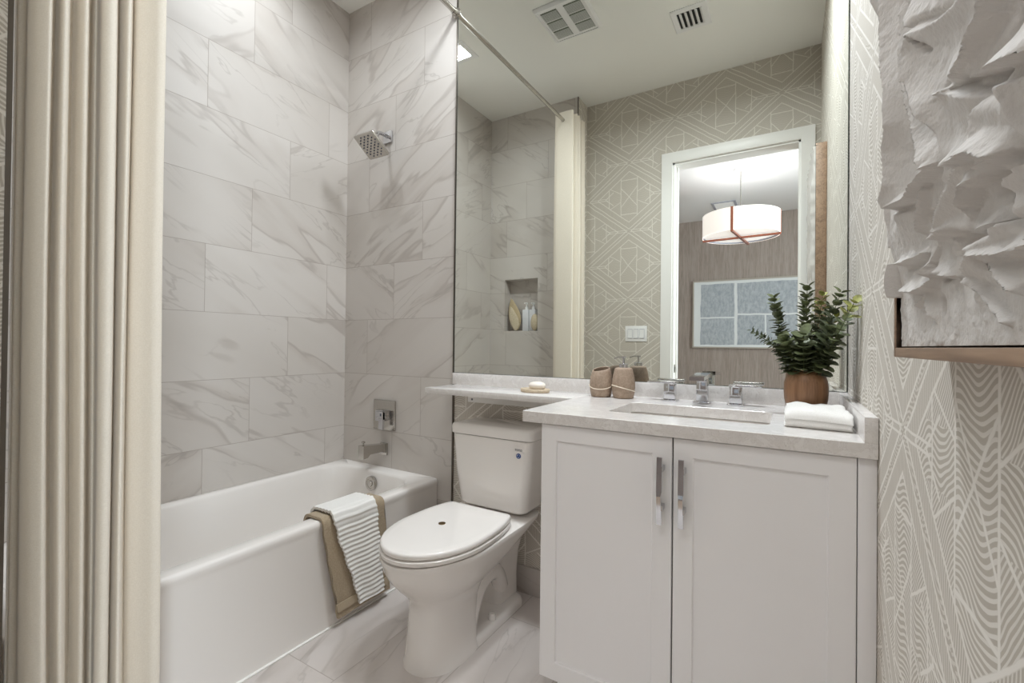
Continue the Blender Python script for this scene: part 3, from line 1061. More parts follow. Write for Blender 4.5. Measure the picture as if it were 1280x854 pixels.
cupr = lambda h: 0.0330 + 0.0105 * math.sin(PI * min(1, max(0, (h + 0.015) / 0.125)))
z0 = KZ1 + 0.0002
c = thing('tumbler', 'open sand coloured stone tumbler with slanted rim on the counter', 'tumbler', (-0.632, -0.105, KZ1))
hs = [0.0, 0.002, 0.02, 0.04, 0.06, 0.08, 0.095, 0.1055]
prof = [(cupr(h) - (0.002 if h == 0 else 0), h) for h in hs] + [(cupr(0.106) - 0.0025, 0.1075), (cupr(0.105) - 0.005, 0.106), (cupr(0.08) - 0.006, 0.08), (cupr(0.04) - 0.006, 0.04), (0.03, 0.008)]
b = B()
loft(b, barrel(-0.632, -0.105, z0, prof, 0.25))
obj('cup_body', b, m_cup, c, ang=50)
obj('cream_line', ring_line(-0.632, -0.105, z0, cupr, 0.014, 0.045, -0.2), m_cord, c)
c = thing('soap_dispenser', 'barrel shaped sand coloured stone soap dispenser with chrome pump', 'soap dispenser', (-0.543, -0.105, KZ1))
prof = [(cupr(h) - (0.002 if h == 0 else 0), h) for h in [0, 0.002, 0.02, 0.04, 0.06, 0.08, 0.095, 0.108]] + [(0.031, 0.1125), (0.022, 0.115), (0.012, 0.1155)]
b = B()
loft(b, barrel(-0.543, -0.105, z0, prof))
obj('dispenser_body', b, m_cup, c, ang=50)
obj('cream_line', ring_line(-0.543, -0.105, z0, cupr, -0.012, 0.036, 0.9), m_cord, c)
b = B()
lathe(b, [(0.0165, 0.113), (0.0165, 0.128), (0.015, 0.1295), (0.0042, 0.130), (0.0042, 0.150), (0.008, 0.151), (0.008, 0.157), (0.006, 0.158)], -0.543, -0.105, 24)
bmesh.ops.translate(b, verts=b.verts, vec=(0, 0, z0))
loft(b, [[(-0.543 + a + dx, -0.105 + dy, z0 + zz) for dx, dy in ((-0.0, -0.005), (0.0, 0.005))] + [(-0.543 + a, -0.105 + 0.005, z0 + zz - 0.005), (-0.543 + a, -0.105 - 0.005, z0 + zz - 0.005)] for a, zz in ((0.008, 0.1575), (-0.02, 0.157), (-0.036, 0.151))])
obj('pump', b, m_chrome, c, ang=35)['label'] = 'chrome pump'

tr = B()
lo_ = [[(-0.912 + 0.066 * k * math.cos(2 * PI * i / 40), -0.125 + 0.045 * k * math.sin(2 * PI * i / 40), z0 + z) for i in range(40)] for k, z in ((0.90, 0.0), (0.97, 0.003), (1.0, 0.009), (0.985, 0.014), (0.94, 0.016), (0.86, 0.0155), (0.6, 0.0145), (0.2, 0.0145))]
loft(tr, lo_)
tag(obj('soap_dish', tr, m_tray, base=(-0.912, -0.125, KZ1), ang=50), 'oval beige stone soap dish on the shelf', 'soap dish')
sb = B()
lo_ = []
for k, z in ((0.72, 0.0), (0.9, 0.004), (1.0, 0.011), (0.97, 0.018), (0.82, 0.0245), (0.5, 0.0285), (0.15, 0.030)):
    lo_.append([(-0.902 + 0.037 * k * math.copysign(abs(math.cos(2 * PI * i / 40)) ** 0.85, math.cos(2 * PI * i / 40)), -0.125 + 0.026 * k * math.copysign(abs(math.sin(2 * PI * i / 40)) ** 0.85, math.sin(2 * PI * i / 40)), z0 + 0.0149 + z) for i in range(40)])
loft(sb, lo_)
tag(obj('soap_bar', sb, m_soap, base=(-0.902, -0.125, z0 + 0.0149), ang=60), 'rounded white bar of soap resting on the stone dish', 'soap')

# vase
VX, VY = 0.038, -0.205
b = B()
vp = [(0.038, 0.0), (0.043, 0.002), (0.050, 0.02), (0.0550, 0.045), (0.0568, 0.07), (0.0555, 0.095), (0.050, 0.115), (0.043, 0.125), (0.036, 0.1285), (0.033, 0.1265), (0.032, 0.11), (0.036, 0.03), (0.02, 0.015)]
loft(b, [[(VX + r * math.cos(2 * PI * i / 40), VY + r * math.sin(2 * PI * i / 40), z0 + h) for i in range(40)] for r, h in vp])
tag(obj('vase', b, m_vase, base=(VX, VY, KZ1), ang=60), 'round brown turned wood vase holding eucalyptus in the counter corner', 'vase')


def sprig(tip, mid, base, n, r0_, r1_, label, tipcol, seed, lightn=3):
    n = int(n * 1.6)
    r0_ *= 1.10
    r1_ *= 1.25
    rnd = random.Random(seed)
    t = thing('eucalyptus_sprig', label, 'plant sprig', base, 'eucalyptus sprigs in the wooden vase')
    path = spline([base, ((base[0] * 0.5 + mid[0] * 0.5), base[1] * 0.5 + mid[1] * 0.5, base[2] * 0.45 + mid[2] * 0.55), mid, tip], 8)
    b = B()
    tube(b, path, [0.0021 - 0.0014 * i / len(path) for i in range(len(path))], 6)
    obj('stem', b, m_stem, t)
    b, b2 = B(), B()
    for k in range(n):
        f = 0.30 + 0.70 * k / (n - 1)
        fi = f * (len(path) - 1)
        i = min(int(fi), len(path) - 2)
        p = path[i].lerp(path[i + 1], fi - i)
        d = (path[i + 1] - path[i]).normalized()
        a0 = (k % 2) * PI / 2 + rnd.uniform(-0.3, 0.3)
        ref = d.cross(Vector((0.3, 1, 0.1))).normalized()
        rad = r0_ + (r1_ - r0_) * (k / (n - 1)) + rnd.uniform(-0.001, 0.001)
        for sgn in (0, PI):
            side = (Matrix.Rotation(a0 + sgn, 3, d) @ ref).normalized()
            elev = rnd.uniform(0.05, 0.6) + 0.40 * (k / (n - 1)) ** 2
            ax = (side * math.cos(elev) + d * math.sin(elev)).normalized()
            nrm = (d * math.cos(elev) - side * math.sin(elev)).normalized()
            tr_ = ax.cross(nrm)
            c0 = p + ax * 0.003
            tgt = b2 if k >= n - lightn else b
            m = 10
            rim, rim2 = [], []
            for q in range(m):
                a = 2 * PI * q / m
                lx, ly = 1 - math.cos(a), math.sin(a) * (0.92 + 0.1 * math.cos(a))
                v = c0 + ax * rad * lx + tr_ * rad * ly + nrm * rad * (0.25 * ly * ly - 0.10 * lx * lx * 0.5)
                rim.append(tgt.verts.new(v))
                rim2.append(tgt.verts.new(v - nrm * 0.0005))
            ct_ = tgt.verts.new(c0 + ax * rad - nrm * rad * 0.10)
            cb_ = tgt.verts.new(c0 + ax * rad - nrm * (rad * 0.10 + 0.0005))
            for q in range(m):
                w_ = (q + 1) % m
                tgt.faces.new((rim[q], rim[w_], ct_))
                tgt.faces.new((rim2[w_], rim2[q], cb_))
                tgt.faces.new((rim[w_], rim[q], rim2[q], rim2[w_]))
    obj('leaves', b, m_leaf[seed % 2], t, ang=80)
    if lightn:
        obj('young_leaves', b2, m_leaf[tipcol], t, ang=80)['label'] = 'lighter green young leaves'
    else:
        b2.free()


vb = KZ1 + 0.06
SPR = [
    ((0.040, -0.205, 1.292), (0.038, -0.215, 1.16), (0.036, -0.205), 17, 0.0165, 0.0090, 'tallest upright eucalyptus sprig in the middle of the vase', 1),
    ((-0.045, -0.225, 1.262), (-0.022, -0.215, 1.14), (0.024, -0.208), 16, 0.0155, 0.0095, 'eucalyptus sprig leaning towards the faucet, thick round leaves', 1),
    ((0.080, -0.165, 1.268), (0.062, -0.18, 1.14), (0.046, -0.195), 14, 0.0150, 0.0080, 'eucalyptus sprig just behind the tallest, close to the mirror', 2),
    ((0.118, -0.245, 1.268), (0.080, -0.225, 1.14), (0.050, -0.208), 16, 0.0165, 0.0100, 'eucalyptus sprig leaning towards the papered wall, second highest', 1),
    ((0.140, -0.330, 1.232), (0.096, -0.275, 1.12), (0.050, -0.215), 14, 0.0150, 0.0105, 'eucalyptus sprig reaching nearest the papered wall, yellow green tip', 2),
    ((-0.102, -0.235, 1.166), (-0.035, -0.225, 1.108), (0.020, -0.212), 17, 0.0105, 0.0050, 'low eucalyptus sprig with tiny leaves reaching out over the faucet', 0),
    ((0.030, -0.285, 1.150), (0.030, -0.262, 1.10), (0.036, -0.222), 9, 0.0175, 0.0140, 'short broad leaved eucalyptus sprig at the front of the vase mouth', 0),
    ((0.090, -0.275, 1.160), (0.070, -0.25, 1.10), (0.048, -0.218), 9, 0.0175, 0.0140, 'short broad leaved eucalyptus sprig on the wall side of the vase mouth', 0),
    ((-0.015, -0.255, 1.135), (0.002, -0.24, 1.09), (0.028, -0.215), 8, 0.0165, 0.0135, 'short broad leaved eucalyptus sprig on the faucet side of the vase mouth', 0),
]
for i, (tip, mid, bs, n, ra, rb, lab, tc_) in enumerate(SPR):
    sprig(tip, mid, (bs[0], bs[1], vb), n, ra, rb, lab, tc_, i + 3, 4 if tc_ else 0)

# folded hand towel
b = B()
path = []
y0_, y1_ = -0.285, -0.478
zz = KZ1 + 0.0052
for i in range(9):
    path.append((y0_ + (y1_ - y0_) * i / 8, zz))
for a in range(15, 180, 15):
    path.append((y1_ - 0.0085 * math.sin(math.radians(a)), zz + 0.0075 - 0.0075 * math.cos(math.radians(a))))
for i in range(9):
    path.append((y1_ + (y0_ - y1_) * i / 8, zz + 0.0150))
for a in range(15, 180, 15):
    path.append((y0_ + 0.010 * math.sin(math.radians(a)), zz + 0.0235 - 0.0085 * math.cos(math.radians(a))))
for i in range(11):
    f = i / 10
    path.append((y0_ + (y1_ - 0.006 - y0_) * f, zz + 0.032 + 0.004 * math.sin(PI * f)))
path += [(y1_ - 0.013, zz + 0.030), (y1_ - 0.0165, zz + 0.023), (y1_ - 0.0170, zz + 0.016)]


def tfn(a, c_, s_, i):
    x = -0.012 + 0.135 * s_
    k = (c_ - KZ1) / 0.045
    x += 0.004 * math.sin(c_ * 300 + a * 20) * (s_ - 0.5)
    wob = mnoise.noise(Vector((x * 22, a * 22, 3.3))) * 0.008 * k * max(0, k) + mnoise.noise(Vector((x * 50, a * 9, 7.3))) * 0.003 * max(0, k)
    sag = -0.006 * k * (abs(s_ - 0.5) * 2) ** 5
    skew = -0.10 * (s_ - 0.5) * 0.135
    return (x, a + skew + 0.003 * math.sin(s_ * 8) * k, max(c_ + wob + sag, KZ1 + 0.0003))


strip(b, path, [i / 24 for i in range(25)], 0.0098, tfn)
tag(obj('hand_towel', b, m_terry_white, base=(0.055, -0.39, KZ1), ang=70), 'folded white hand towel on the counter in front of the vase', 'towel')

# ------------------------------------------------------------------ shower curtain and rod
RX, RZ = -1.447, 2.776
rod = thing('curtain_rod', 'straight metal shower curtain rod between the two tiled walls', 'curtain rod', (RX, -0.77, RZ))
b = B()
tube(b, [(RX, YW + 0.001, RZ), (RX, -0.001, RZ)], 0.0125, 16)
obj('rod', b, m_nickel, rod)
for y, sg in ((-0.001, -1), (YW + 0.001, 1)):
    b = B()
    tube(b, [(RX, y, RZ), (RX, y + sg * 0.006, RZ), (RX, y + sg * 0.010, RZ), (RX, y + sg * 0.03, RZ)], [0.026, 0.026, 0.017, 0.016], 20)
    obj('flange', b, m_nickel, rod)

cur = thing('shower_curtain', 'cream linen shower curtain gathered in tall folds beside the bathtub', 'curtain', (-1.43, -1.41, 0.03))
# plan of the gathered cloth: zigzag folds from the mirror side to the wall side
FOLDS = [(-1.530, -1.300), (-1.500, -1.284), (-1.440, -1.278), (-1.380, -1.279), (-1.368, -1.285), (-1.368, -1.297), (-1.385, -1.311), (-1.405, -1.327), (-1.425, -1.333), (-1.372, -1.356), (-1.365, -1.363), (-1.395, -1.362),
         (-1.425, -1.363), (-1.368, -1.385), (-1.36, -1.399), (-1.38, -1.404), (-1.43, -1.394), (-1.465, -1.388), (-1.458, -1.401), (-1.40, -1.422), (-1.372, -1.435),
         (-1.40, -1.439), (-1.430, -1.443), (-1.372, -1.467), (-1.366, -1.474), (-1.395, -1.473), (-1.425, -1.474), (-1.370, -1.494), (-1.362, -1.501), (-1.385, -1.513), (-1.435, -1.514), (-1.485, -1.508), (-1.495, -1.520), (-1.465, -1.529)]
plan = spline([(p[0], p[1], 0) for p in FOLDS], 6)
b = B()
zs = [2.838, 2.83, 2.79, 2.745, 2.70, 2.6, 2.45, 2.3, 2.15, 2.0, 1.85, 1.7, 1.55, 1.4, 1.25, 1.1, 0.95, 0.8, 0.65, 0.5, 0.35, 0.2, 0.1, 0.03]


def cpt(p, z, off, i):
    f = (2.84 - z) / 2.8
    k = i / len(plan)
    cx = -1.432
    amp = 0.90 + 0.14 * min(1, f * 3)
    x = cx + (p.x - cx) * amp * (1.0 - 0.12 * f)
    x += 0.006 * f * math.sin(k * 17 + z * 1.3) + 0.006 * f
    y = p.y + 0.004 * f * math.sin(k * 11 + z * 2.1) + 0.022 * max(0.0, f - 0.55) * min(1.0, k * 2)
    if z < 0.6:
        x = max(x, -1.522)
    return Vector((x, y, z))


ths = 0.0016
loops = []
for z in zs:
    c_ = [cpt(p, z, 0, i) for i, p in enumerate(plan)]
    fr_, bk = [], []
    for i in range(len(c_)):
        t_ = (c_[min(i + 1, len(c_) - 1)] - c_[max(i - 1, 0)]).normalized()
        nn_ = Vector((-t_.y, t_.x, 0))
        fr_.append(tuple(c_[i] + nn_ * ths))
        bk.append(tuple(c_[i] - nn_ * ths))
    loops.append(fr_ + bk[::-1])
loft(b, loops)
obj('curtain_cloth', b, m_curtain, cur, ang=80)
b = B()
for z0c, z1c in ((2.738, 2.742),):
    loops = []
    for z in (z0c, z1c):
        c_ = [cpt(p, z, 0, i) for i, p in enumerate(plan)]
        fr_, bk = [], []
        for i in range(len(c_)):
            t_ = (c_[min(i + 1, len(c_) - 1)] - c_[max(i - 1, 0)]).normalized()
            nn_ = Vector((-t_.y, t_.x, 0))
            fr_.append(tuple(c_[i] + nn_ * (ths + 0.0006)))
            bk.append(tuple(c_[i] - nn_ * (ths + 0.0006)))
        loops.append(fr_ + bk[::-1])
    loft(b, loops)
obj('header_stitch', b, m_curtain, cur, ang=80)
b = B()
gy = -1.287
loft(b, [[(RX + r * math.cos(2 * PI * i / 24), gy + dy, RZ + r * math.sin(2 * PI * i / 24)) for i in range(24)] for r, dy in ((0.014, 0.004), (0.024, 0.007), (0.026, 0.003), (0.026, -0.004), (0.014, -0.004), (0.014, 0.004))], False, False)
obj('grommet', b, m_darkmetal, cur)

# ------------------------------------------------------------------ sculpted wall art
AY0, AY1, AZ0, AZ1 = -1.685, -1.100, 1.104, 2.20
AXF = 0.107
art = thing('wall_art', 'crumpled white plaster relief in a walnut frame on the papered wall', 'wall art', (XR, (AY0 + AY1) / 2, AZ0))
b = B()
fwid = 0.011
box(b, AXF, XR - 0.001, AY1 - fwid, AY1, AZ0, AZ1, bev=0.0012)
box(b, AXF, XR - 0.001, AY0, AY0 + fwid, AZ0, AZ1, bev=0.0012)
box(b, AXF, XR - 0.001, AY0 + fwid, AY1 - fwid, AZ0, AZ0 + fwid, bev=0.0012)
box(b, AXF, XR - 0.001, AY0 + fwid, AY1 - fwid, AZ1 - fwid, AZ1, bev=0.0012)
obj('art_frame', b, m_frame, art)
b = B()
# creases of the draped plaster: (height mm, falloff left mm, falloff right mm, [(y, z) ...]) and pockets between them
CRESTS = [
    (15, 24, 3, [(-1.238, 1.466), (-1.238, 1.43), (-1.247, 1.39), (-1.255, 1.366), (-1.255, 1.331), (-1.237, 1.311), (-1.23, 1.28), (-1.214, 1.27)]),
    (12, 20, 3, [(-1.311, 1.417), (-1.315, 1.365), (-1.315, 1.341), (-1.335, 1.298), (-1.342, 1.284), (-1.357, 1.258)]),
    (12, 28, 3, [(-1.338, 1.381), (-1.351, 1.362), (-1.334, 1.356), (-1.337, 1.33), (-1.357, 1.295)]),
    (8, 22, 4, [(-1.441, 1.329), (-1.399, 1.342), (-1.351, 1.363)]),
    (12, 26, 3, [(-1.404, 1.289), (-1.431, 1.283), (-1.451, 1.286), (-1.464, 1.293), (-1.479, 1.295), (-1.484, 1.302)]),
    (14, 18, 3, [(-1.448, 1.275), (-1.476, 1.264), (-1.498, 1.257), (-1.525, 1.248)]),
    (10, 3, 22, [(-1.396, 1.292), (-1.427, 1.276), (-1.451, 1.262), (-1.475, 1.252), (-1.491, 1.249)]),
    (7, 10, 10, [(-1.495, 1.251), (-1.493, 1.231), (-1.5, 1.214)]),
    (6, 14, 6, [(-1.454, 1.256), (-1.443, 1.254), (-1.44, 1.235)]),
    (13, 14, 3, [(-1.397, 1.24), (-1.43, 1.234), (-1.458, 1.228), (-1.472, 1.219)]),
    (12, 3, 16, [(-1.477, 1.218), (-1.437, 1.223), (-1.413, 1.22), (-1.405, 1.21)]),
    (12, 24, 3, [(-1.488, 1.207), (-1.458, 1.204), (-1.472, 1.189), (-1.468, 1.179), (-1.481, 1.168)]),
    (12, 14, 3, [(-1.202, 1.262), (-1.287, 1.249), (-1.32, 1.253), (-1.366, 1.25)]),
    (10, 14, 3, [(-1.406, 1.234), (-1.382, 1.223), (-1.353, 1.211), (-1.341, 1.205)]),
    (8, 6, 8, [(-1.314, 1.246), (-1.303, 1.234), (-1.278, 1.22)]),
    (10, 12, 4, [(-1.496, 1.176), (-1.508, 1.176), (-1.525, 1.177)]),
    (12, 16, 3, [(-1.445, 1.187), (-1.414, 1.182), (-1.392, 1.172), (-1.388, 1.161)]),
    (11, 14, 3, [(-1.414, 1.174), (-1.445, 1.169), (-1.481, 1.168), (-1.488, 1.17)]),
    (9, 10, 3, [(-1.417, 1.172), (-1.438, 1.155), (-1.456, 1.143), (-1.46, 1.13)]),
    (6, 6, 4, [(-1.39, 1.159), (-1.398, 1.153), (-1.414, 1.141), (-1.429, 1.13)]),
    (11, 20, 3, [(-1.181, 1.175), (-1.233, 1.169), (-1.279, 1.169), (-1.289, 1.182)]),
    (9, 12, 3, [(-1.266, 1.184), (-1.298, 1.177), (-1.334, 1.171)]),
    (9, 8, 4, [(-1.166, 1.207), (-1.236, 1.202), (-1.279, 1.199)]),
    (10, 12, 3, [(-1.32, 1.204), (-1.341, 1.205), (-1.365, 1.202), (-1.409, 1.19), (-1.43, 1.19)]),
    (5, 6, 4, [(-1.477, 1.156), (-1.475, 1.143), (-1.482, 1.127), (-1.475, 1.121)]),
    (6, 8, 4, [(-1.221, 1.156), (-1.252, 1.163), (-1.266, 1.144)]),
]
PITS = [
    (14, 5, [(-1.49, 1.284), (-1.486, 1.27)]),
    (10, 9, [(-1.454, 1.271), (-1.476, 1.27), (-1.487, 1.275)]),
    (9, 8, [(-1.462, 1.264), (-1.482, 1.254)]),
    (9, 8, [(-1.431, 1.217), (-1.446, 1.205), (-1.46, 1.193)]),
    (9, 6, [(-1.36, 1.232), (-1.348, 1.225)]),
    (11, 5, [(-1.508, 1.189), (-1.505, 1.182)]),
    (9, 4, [(-1.472, 1.18), (-1.481, 1.172)]),
    (8, 4, [(-1.464, 1.164), (-1.463, 1.16)]),
    (7, 4, [(-1.47, 1.156), (-1.474, 1.153)]),
    (8, 4, [(-1.481, 1.142), (-1.485, 1.138)]),
    (7, 3, [(-1.455, 1.147), (-1.46, 1.137)]),
    (8, 4, [(-1.462, 1.132), (-1.464, 1.128)]),
    (8, 4, [(-1.283, 1.157), (-1.286, 1.148)]),
    (6, 3, [(-1.292, 1.175), (-1.31, 1.173)]),
    (7, 7, [(-1.36, 1.196), (-1.396, 1.188)]),
    (7, 4, [(-1.303, 1.225), (-1.341, 1.227)]),
]


def relief_heights(Y, Z):
    """heights over the backing board for arrays of y, z"""
    def seg_dist(pts):
        best = np.full(Y.shape, 9.0)
        side = np.zeros(Y.shape)
        for (ya, za), (yb, zb) in zip(pts, pts[1:]):
            ax, az, bx_, bz = -ya, za, -yb, zb
            dx, dz = bx_ - ax, bz - az
            L2 = dx * dx + dz * dz + 1e-12
            t = np.clip(((-Y - ax) * dx + (Z - az) * dz) / L2, 0, 1)
            ex_, ez_ = -Y - (ax + t * dx), Z - (az + t * dz)
            d = np.hypot(ex_, ez_)
            m = d < best
            best = np.where(m, d, best)
            side = np.where(m, np.sign(dx * ez_ - dz * ex_), side)
        return best, side
    def ns(sy, sz, off):
        return np.array([mnoise.noise(Vector((a * sy, c * sz, off))) for a, c in zip(Y.ravel(), Z.ravel())]).reshape(Y.shape)
    wob = ns(30, 30, 3.0) * 0.0016
    sm = lambda a, b_, v: (lambda t: t * t * (3 - 2 * t))(np.clip((v - a) / (b_ - a), 0, 1))
    drop = 1.205 + 0.03 * ns(18, 0, 6.0)
    low_right = sm(-1.40, -1.47, Y) * sm(1.235, 1.205, Z)
    base = -0.006 + sm(drop - 0.03, drop + 0.05, Z) * 0.013 + sm(1.28, 1.36, Z) * 0.004 - 0.004 * low_right
    h = base.copy()
    Y0, Z0 = Y, Z
    for n_, (a_, wl, wr, pts) in enumerate(CRESTS):
        if n_ > 2:
            a_, wl, wr = a_ * 0.85, wl * 0.7, wr * 0.7
        wl, wr = max(wl, 4.2), max(wr, 4.2)
        d, sd = seg_dist(pts)
        d = np.abs(d + wob * (d > 0.002))
        w_ = np.where(sd > 0, wl, wr) * 0.001
        prof_ = np.exp(-(d / w_) ** 1.2)
        gap_ = (w_ < 0.0043) * np.exp(-((d - 0.0045) / 0.0035) ** 2)
        h = np.maximum(h, base + a_ * 0.0016 * prof_) * 0.7 + 0.3 * (h + a_ * 0.0012 * prof_)
        h = h - a_ * 0.0009 * gap_
    # free folds higher up, outside the close view
    hi = sm(1.46, 1.56, Z)
    f1 = np.clip(1 - np.abs(ns(11, 2.6, 5.0)) * 2.2, 0, 1) ** 1.6
    f2 = np.clip(1 - np.abs(ns(19, 5.0, 15.0)) * 2.2, 0, 1) ** 2
    h = h * (1 - hi) + hi * (0.008 + 0.013 * f1 + 0.006 * f2)
    for a_, w_, pts in PITS:
        d, sd = seg_dist(pts)
        h = h - a_ * 0.0017 * np.exp(-(d / (w_ * 0.001)) ** 2)
    top = sm(drop - 0.01, drop + 0.03, Z)
    h = h + 0.0011 * ns(60, 45, 31.0) + 0.0007 * ns(120, 120, 1.0) + 0.0004 * ns(320, 320, 2.0) + (1 - top) * (0.0012 * ns(60, 60, 11.0) + 0.004 * np.clip(ns(75, 75, 8.0) - 0.32, 0, 1))
    return np.clip(h, -0.016, 0.036)


b = B()
ys_ = np.concatenate([np.linspace(AY1 - 0.0005, -1.55, 330), np.linspace(-1.553, AY0 + fwid + 0.0005, 40)])
zs_ = np.concatenate([np.linspace(AZ0 + fwid + 0.0005, 1.53, 360), np.linspace(1.535, AZ1 - fwid - 0.0005, 150)])
Yg, Zg = np.meshgrid(ys_, zs_)
Hg = relief_heights(Yg, Zg)
edge_y = AY1 - fwid - 0.0005
grid = []
for j, z in enumerate(zs_):
    row = []
    spill = 1.0 if (z > 1.235 + 0.008 * math.sin(z * 160) or 1.175 < z < 1.215) else 0.0
    for i, y in enumerate(ys_):
        h = float(Hg[j, i])
        yy = float(y)
        if i == 0 or i == len(ys_) - 1 or j == 0 or j == len(zs_) - 1:
            h = 0.0005 if (i == 0 and spill) else -0.03
        elif spill and i < 14:
            h = max(h, 0.003 + 0.006 * math.sqrt(i / 14) + 0.003 * math.sin(z * 75))
        if not spill:
            yy = min(yy, edge_y)
            if y > edge_y:
                h = -0.012
        elif yy > edge_y:
            yy += 0.002 * math.sin(z * 90) * (yy - edge_y) / fwid
        row.append(b.verts.new((AXF - 0.0005 - h, yy, float(z))))
    grid.append(row)
for j in range(len(zs_) - 1):
    for i in range(len(ys_) - 1):
        b.faces.new((grid[j][i], grid[j][i + 1], grid[j + 1][i + 1], grid[j + 1][i]))
obj('plaster_relief', b, m_relief, art, ang=75)

# ------------------------------------------------------------------ light switch, ceiling fittings
sw = thing('light_switch', 'white triple rocker light switch plate on the wallpaper by the door', 'switch', (-1.022, YD, 1.21))
obj('switch_plate', bx(-1.106, -0.938, YD, YD + 0.006, 1.150, 1.270, bev=0.002), m_white_plastic, sw)
for k in range(3):
    cx = -1.022 + (k - 1) * 0.046
    b = B()
    loft(b, [[(cx - 0.0165, YD + y0, z), (cx + 0.0165, YD + y0, z), (cx + 0.0165, YD + 0.004, z), (cx - 0.0165, YD + 0.004, z)] for z, y0 in ((1.177, 0.0115), (1.21, 0.0075), (1.243, 0.009))])
    obj('rocker', b, m_white_plastic, sw, ang=20)
    obj('rocker_gap', bx(cx - 0.0185, cx + 0.0185, YD + 0.005, YD + 0.0063, 1.174, 1.246), m_vent_grey, sw, smooth=False)


def downlight(cx, cy, label):
    t = thing('recessed_light', label, 'ceiling light', (cx, cy, ZC))
    b = B()
    def sqr(h, z):
        return [(cx - h, cy - h, z), (cx + h, cy - h, z), (cx + h, cy + h, z), (cx - h, cy + h, z)]
    loft(b, [sqr(0.098, ZC - 0.0005), sqr(0.098, ZC - 0.004), sqr(0.094, ZC - 0.007), sqr(0.062, ZC - 0.007), sqr(0.060, ZC - 0.0015)], False, False)
    obj('light_trim', b, m_white_plastic, t, ang=20)
    b = B()
    b.faces.new([b.verts.new(p) for p in sqr(0.0595, ZC - 0.002)])
    obj('light_lens', b, m_lens, t, smooth=False)


downlight(-1.92, -0.63, 'square recessed ceiling light above the bathtub')
downlight(-1.17, -0.34, 'square recessed ceiling light above the toilet')
downlight(-0.60, -0.34, 'square recessed ceiling light added as unseen fill above the left end of the vanity')  # this fitting and the next are added to house the fill lamps
downlight(-0.24, -0.34, 'square recessed ceiling light added as unseen fill above the sink, nearest the papered wall')

fx0, fx1, fy0, fy1 = -1.305, -0.990, -0.860, -0.528
fan = thing('exhaust_fan', 'square white exhaust fan cover with louvres on the ceiling', 'exhaust fan', ((fx0 + fx1) / 2, (fy0 + fy1) / 2, ZC))
b = B()
zt = ZC - 0.0005
fcx, fcy = (fx0 + fx1) / 2, (fy0 + fy1) / 2
lo_ = [rrect(fx0, fx1, fy0, fy1, 0.01, zt, 4, 2), rrect(fx0, fx1, fy0, fy1, 0.01, ZC - 0.008, 4, 2), rrect(fx0 + 0.012, fx1 - 0.012, fy0 + 0.012, fy1 - 0.012, 0.01, ZC - 0.022, 4, 2), rrect(fx0 + 0.02, fx1 - 0.02, fy0 + 0.02, fy1 - 0.02, 0.01, ZC - 0.022, 4, 2), rrect(fx0 + 0.022, fx1 - 0.022, fy0 + 0.022, fy1 - 0.022, 0.01, ZC - 0.016, 4, 2)]
loft(b, lo_, True, True)
obj('fan_cover', b, m_white_plastic, fan, ang=30)
for sgn in (-1, 1):
    xa, xb = (fx0 + 0.035, fcx - 0.022) if sgn < 0 else (fcx + 0.022, fx1 - 0.035)
    for k in range(3):
        ya_ = fy0 + 0.04 + k * 0.087
        g = obj('louvre_panel', bx(xa, xb, ya_, ya_ + 0.076, ZC - 0.019, ZC - 0.0155), m_grille, fan, smooth=False)
        b = B()
        q = ya_ + 0.004
        while q < ya_ + 0.072:
            box(b, xa, xb, q, q + 0.0022, ZC - 0.0215, ZC - 0.0185)
            q += 0.0078
        obj('louvre_slats', b, m_white_plastic, g, smooth=False)

vx0, vx1, vy0, vy1 = -0.622, -0.417, -1.166, -0.952
vt = thing('air_vent', 'small square white air vent with curved slats on the ceiling', 'air vent', ((vx0 + vx1) / 2, (vy0 + vy1) / 2, ZC))
b = B()
lo_ = [rrect(vx0 + g, vx1 - g, vy0 + g, vy1 - g, 0.003, z, 3, 2) for g, z in ((0.0, ZC - 0.0005), (0.0, ZC - 0.004), (0.006, ZC - 0.009), (0.032, ZC - 0.009), (0.034, ZC - 0.002))]
loft(b, lo_, False, False)
obj('vent_frame', b, m_white_plastic, vt, ang=30)
obj('vent_throat', bx(vx0 + 0.033, vx1 - 0.033, vy0 + 0.033, vy1 - 0.033, ZC - 0.0025, ZC - 0.0006), m_dark, vt, smooth=False)
for k in range(5):
    x = vx0 + 0.045 + k * 0.0285
    b = B()
    loft(b, [[(x + o, vy0 + 0.033, z), (x + o, vy1 - 0.033, z), (x + o + 0.003, vy1 - 0.033, z), (x + o + 0.003, vy0 + 0.033, z)] for o, z in ((0.0, ZC - 0.003), (0.003, ZC - 0.007), (0.009, ZC - 0.0105), (0.014, ZC - 0.012))])
    obj('vent_slat', b, m_white_plastic, vt, ang=60)

# ------------------------------------------------------------------ in the niche
zn = NZ0 + 0.0005
yn = YW - 0.05


def pump_bottle(cx, cy, h, label):
    t = thing('pump_bottle', label, 'bottle', (cx, cy, NZ0), 'pump bottles in the shower niche')
    b = B()
    loft(b, [rrect(cx - w, cx + w, cy - w, cy + w, 0.006, zn + z, 5, 2) for w, z in ((0.026, 0), (0.0275, 0.002), (0.0275, h - 0.006), (0.0255, h - 0.001), (0.018, h))])
    obj('bottle_body', b, m_bottle, t, ang=40)
    b = B()
    lathe(b, [(0.013, zn + h - 0.001), (0.013, zn + h + 0.022), (0.011, zn + h + 0.024), (0.005, zn + h + 0.025), (0.005, zn + h + 0.042), (0.011, zn + h + 0.043), (0.011, zn + h + 0.058), (0.008, zn + h + 0.06)], cx, cy, 18)
    box(b, cx - 0.006, cx + 0.006, cy, cy + 0.034, zn + h + 0.047, zn + h + 0.057, bev=0.002)
    obj('pump_head', b, m_white_plastic, t, ang=40)


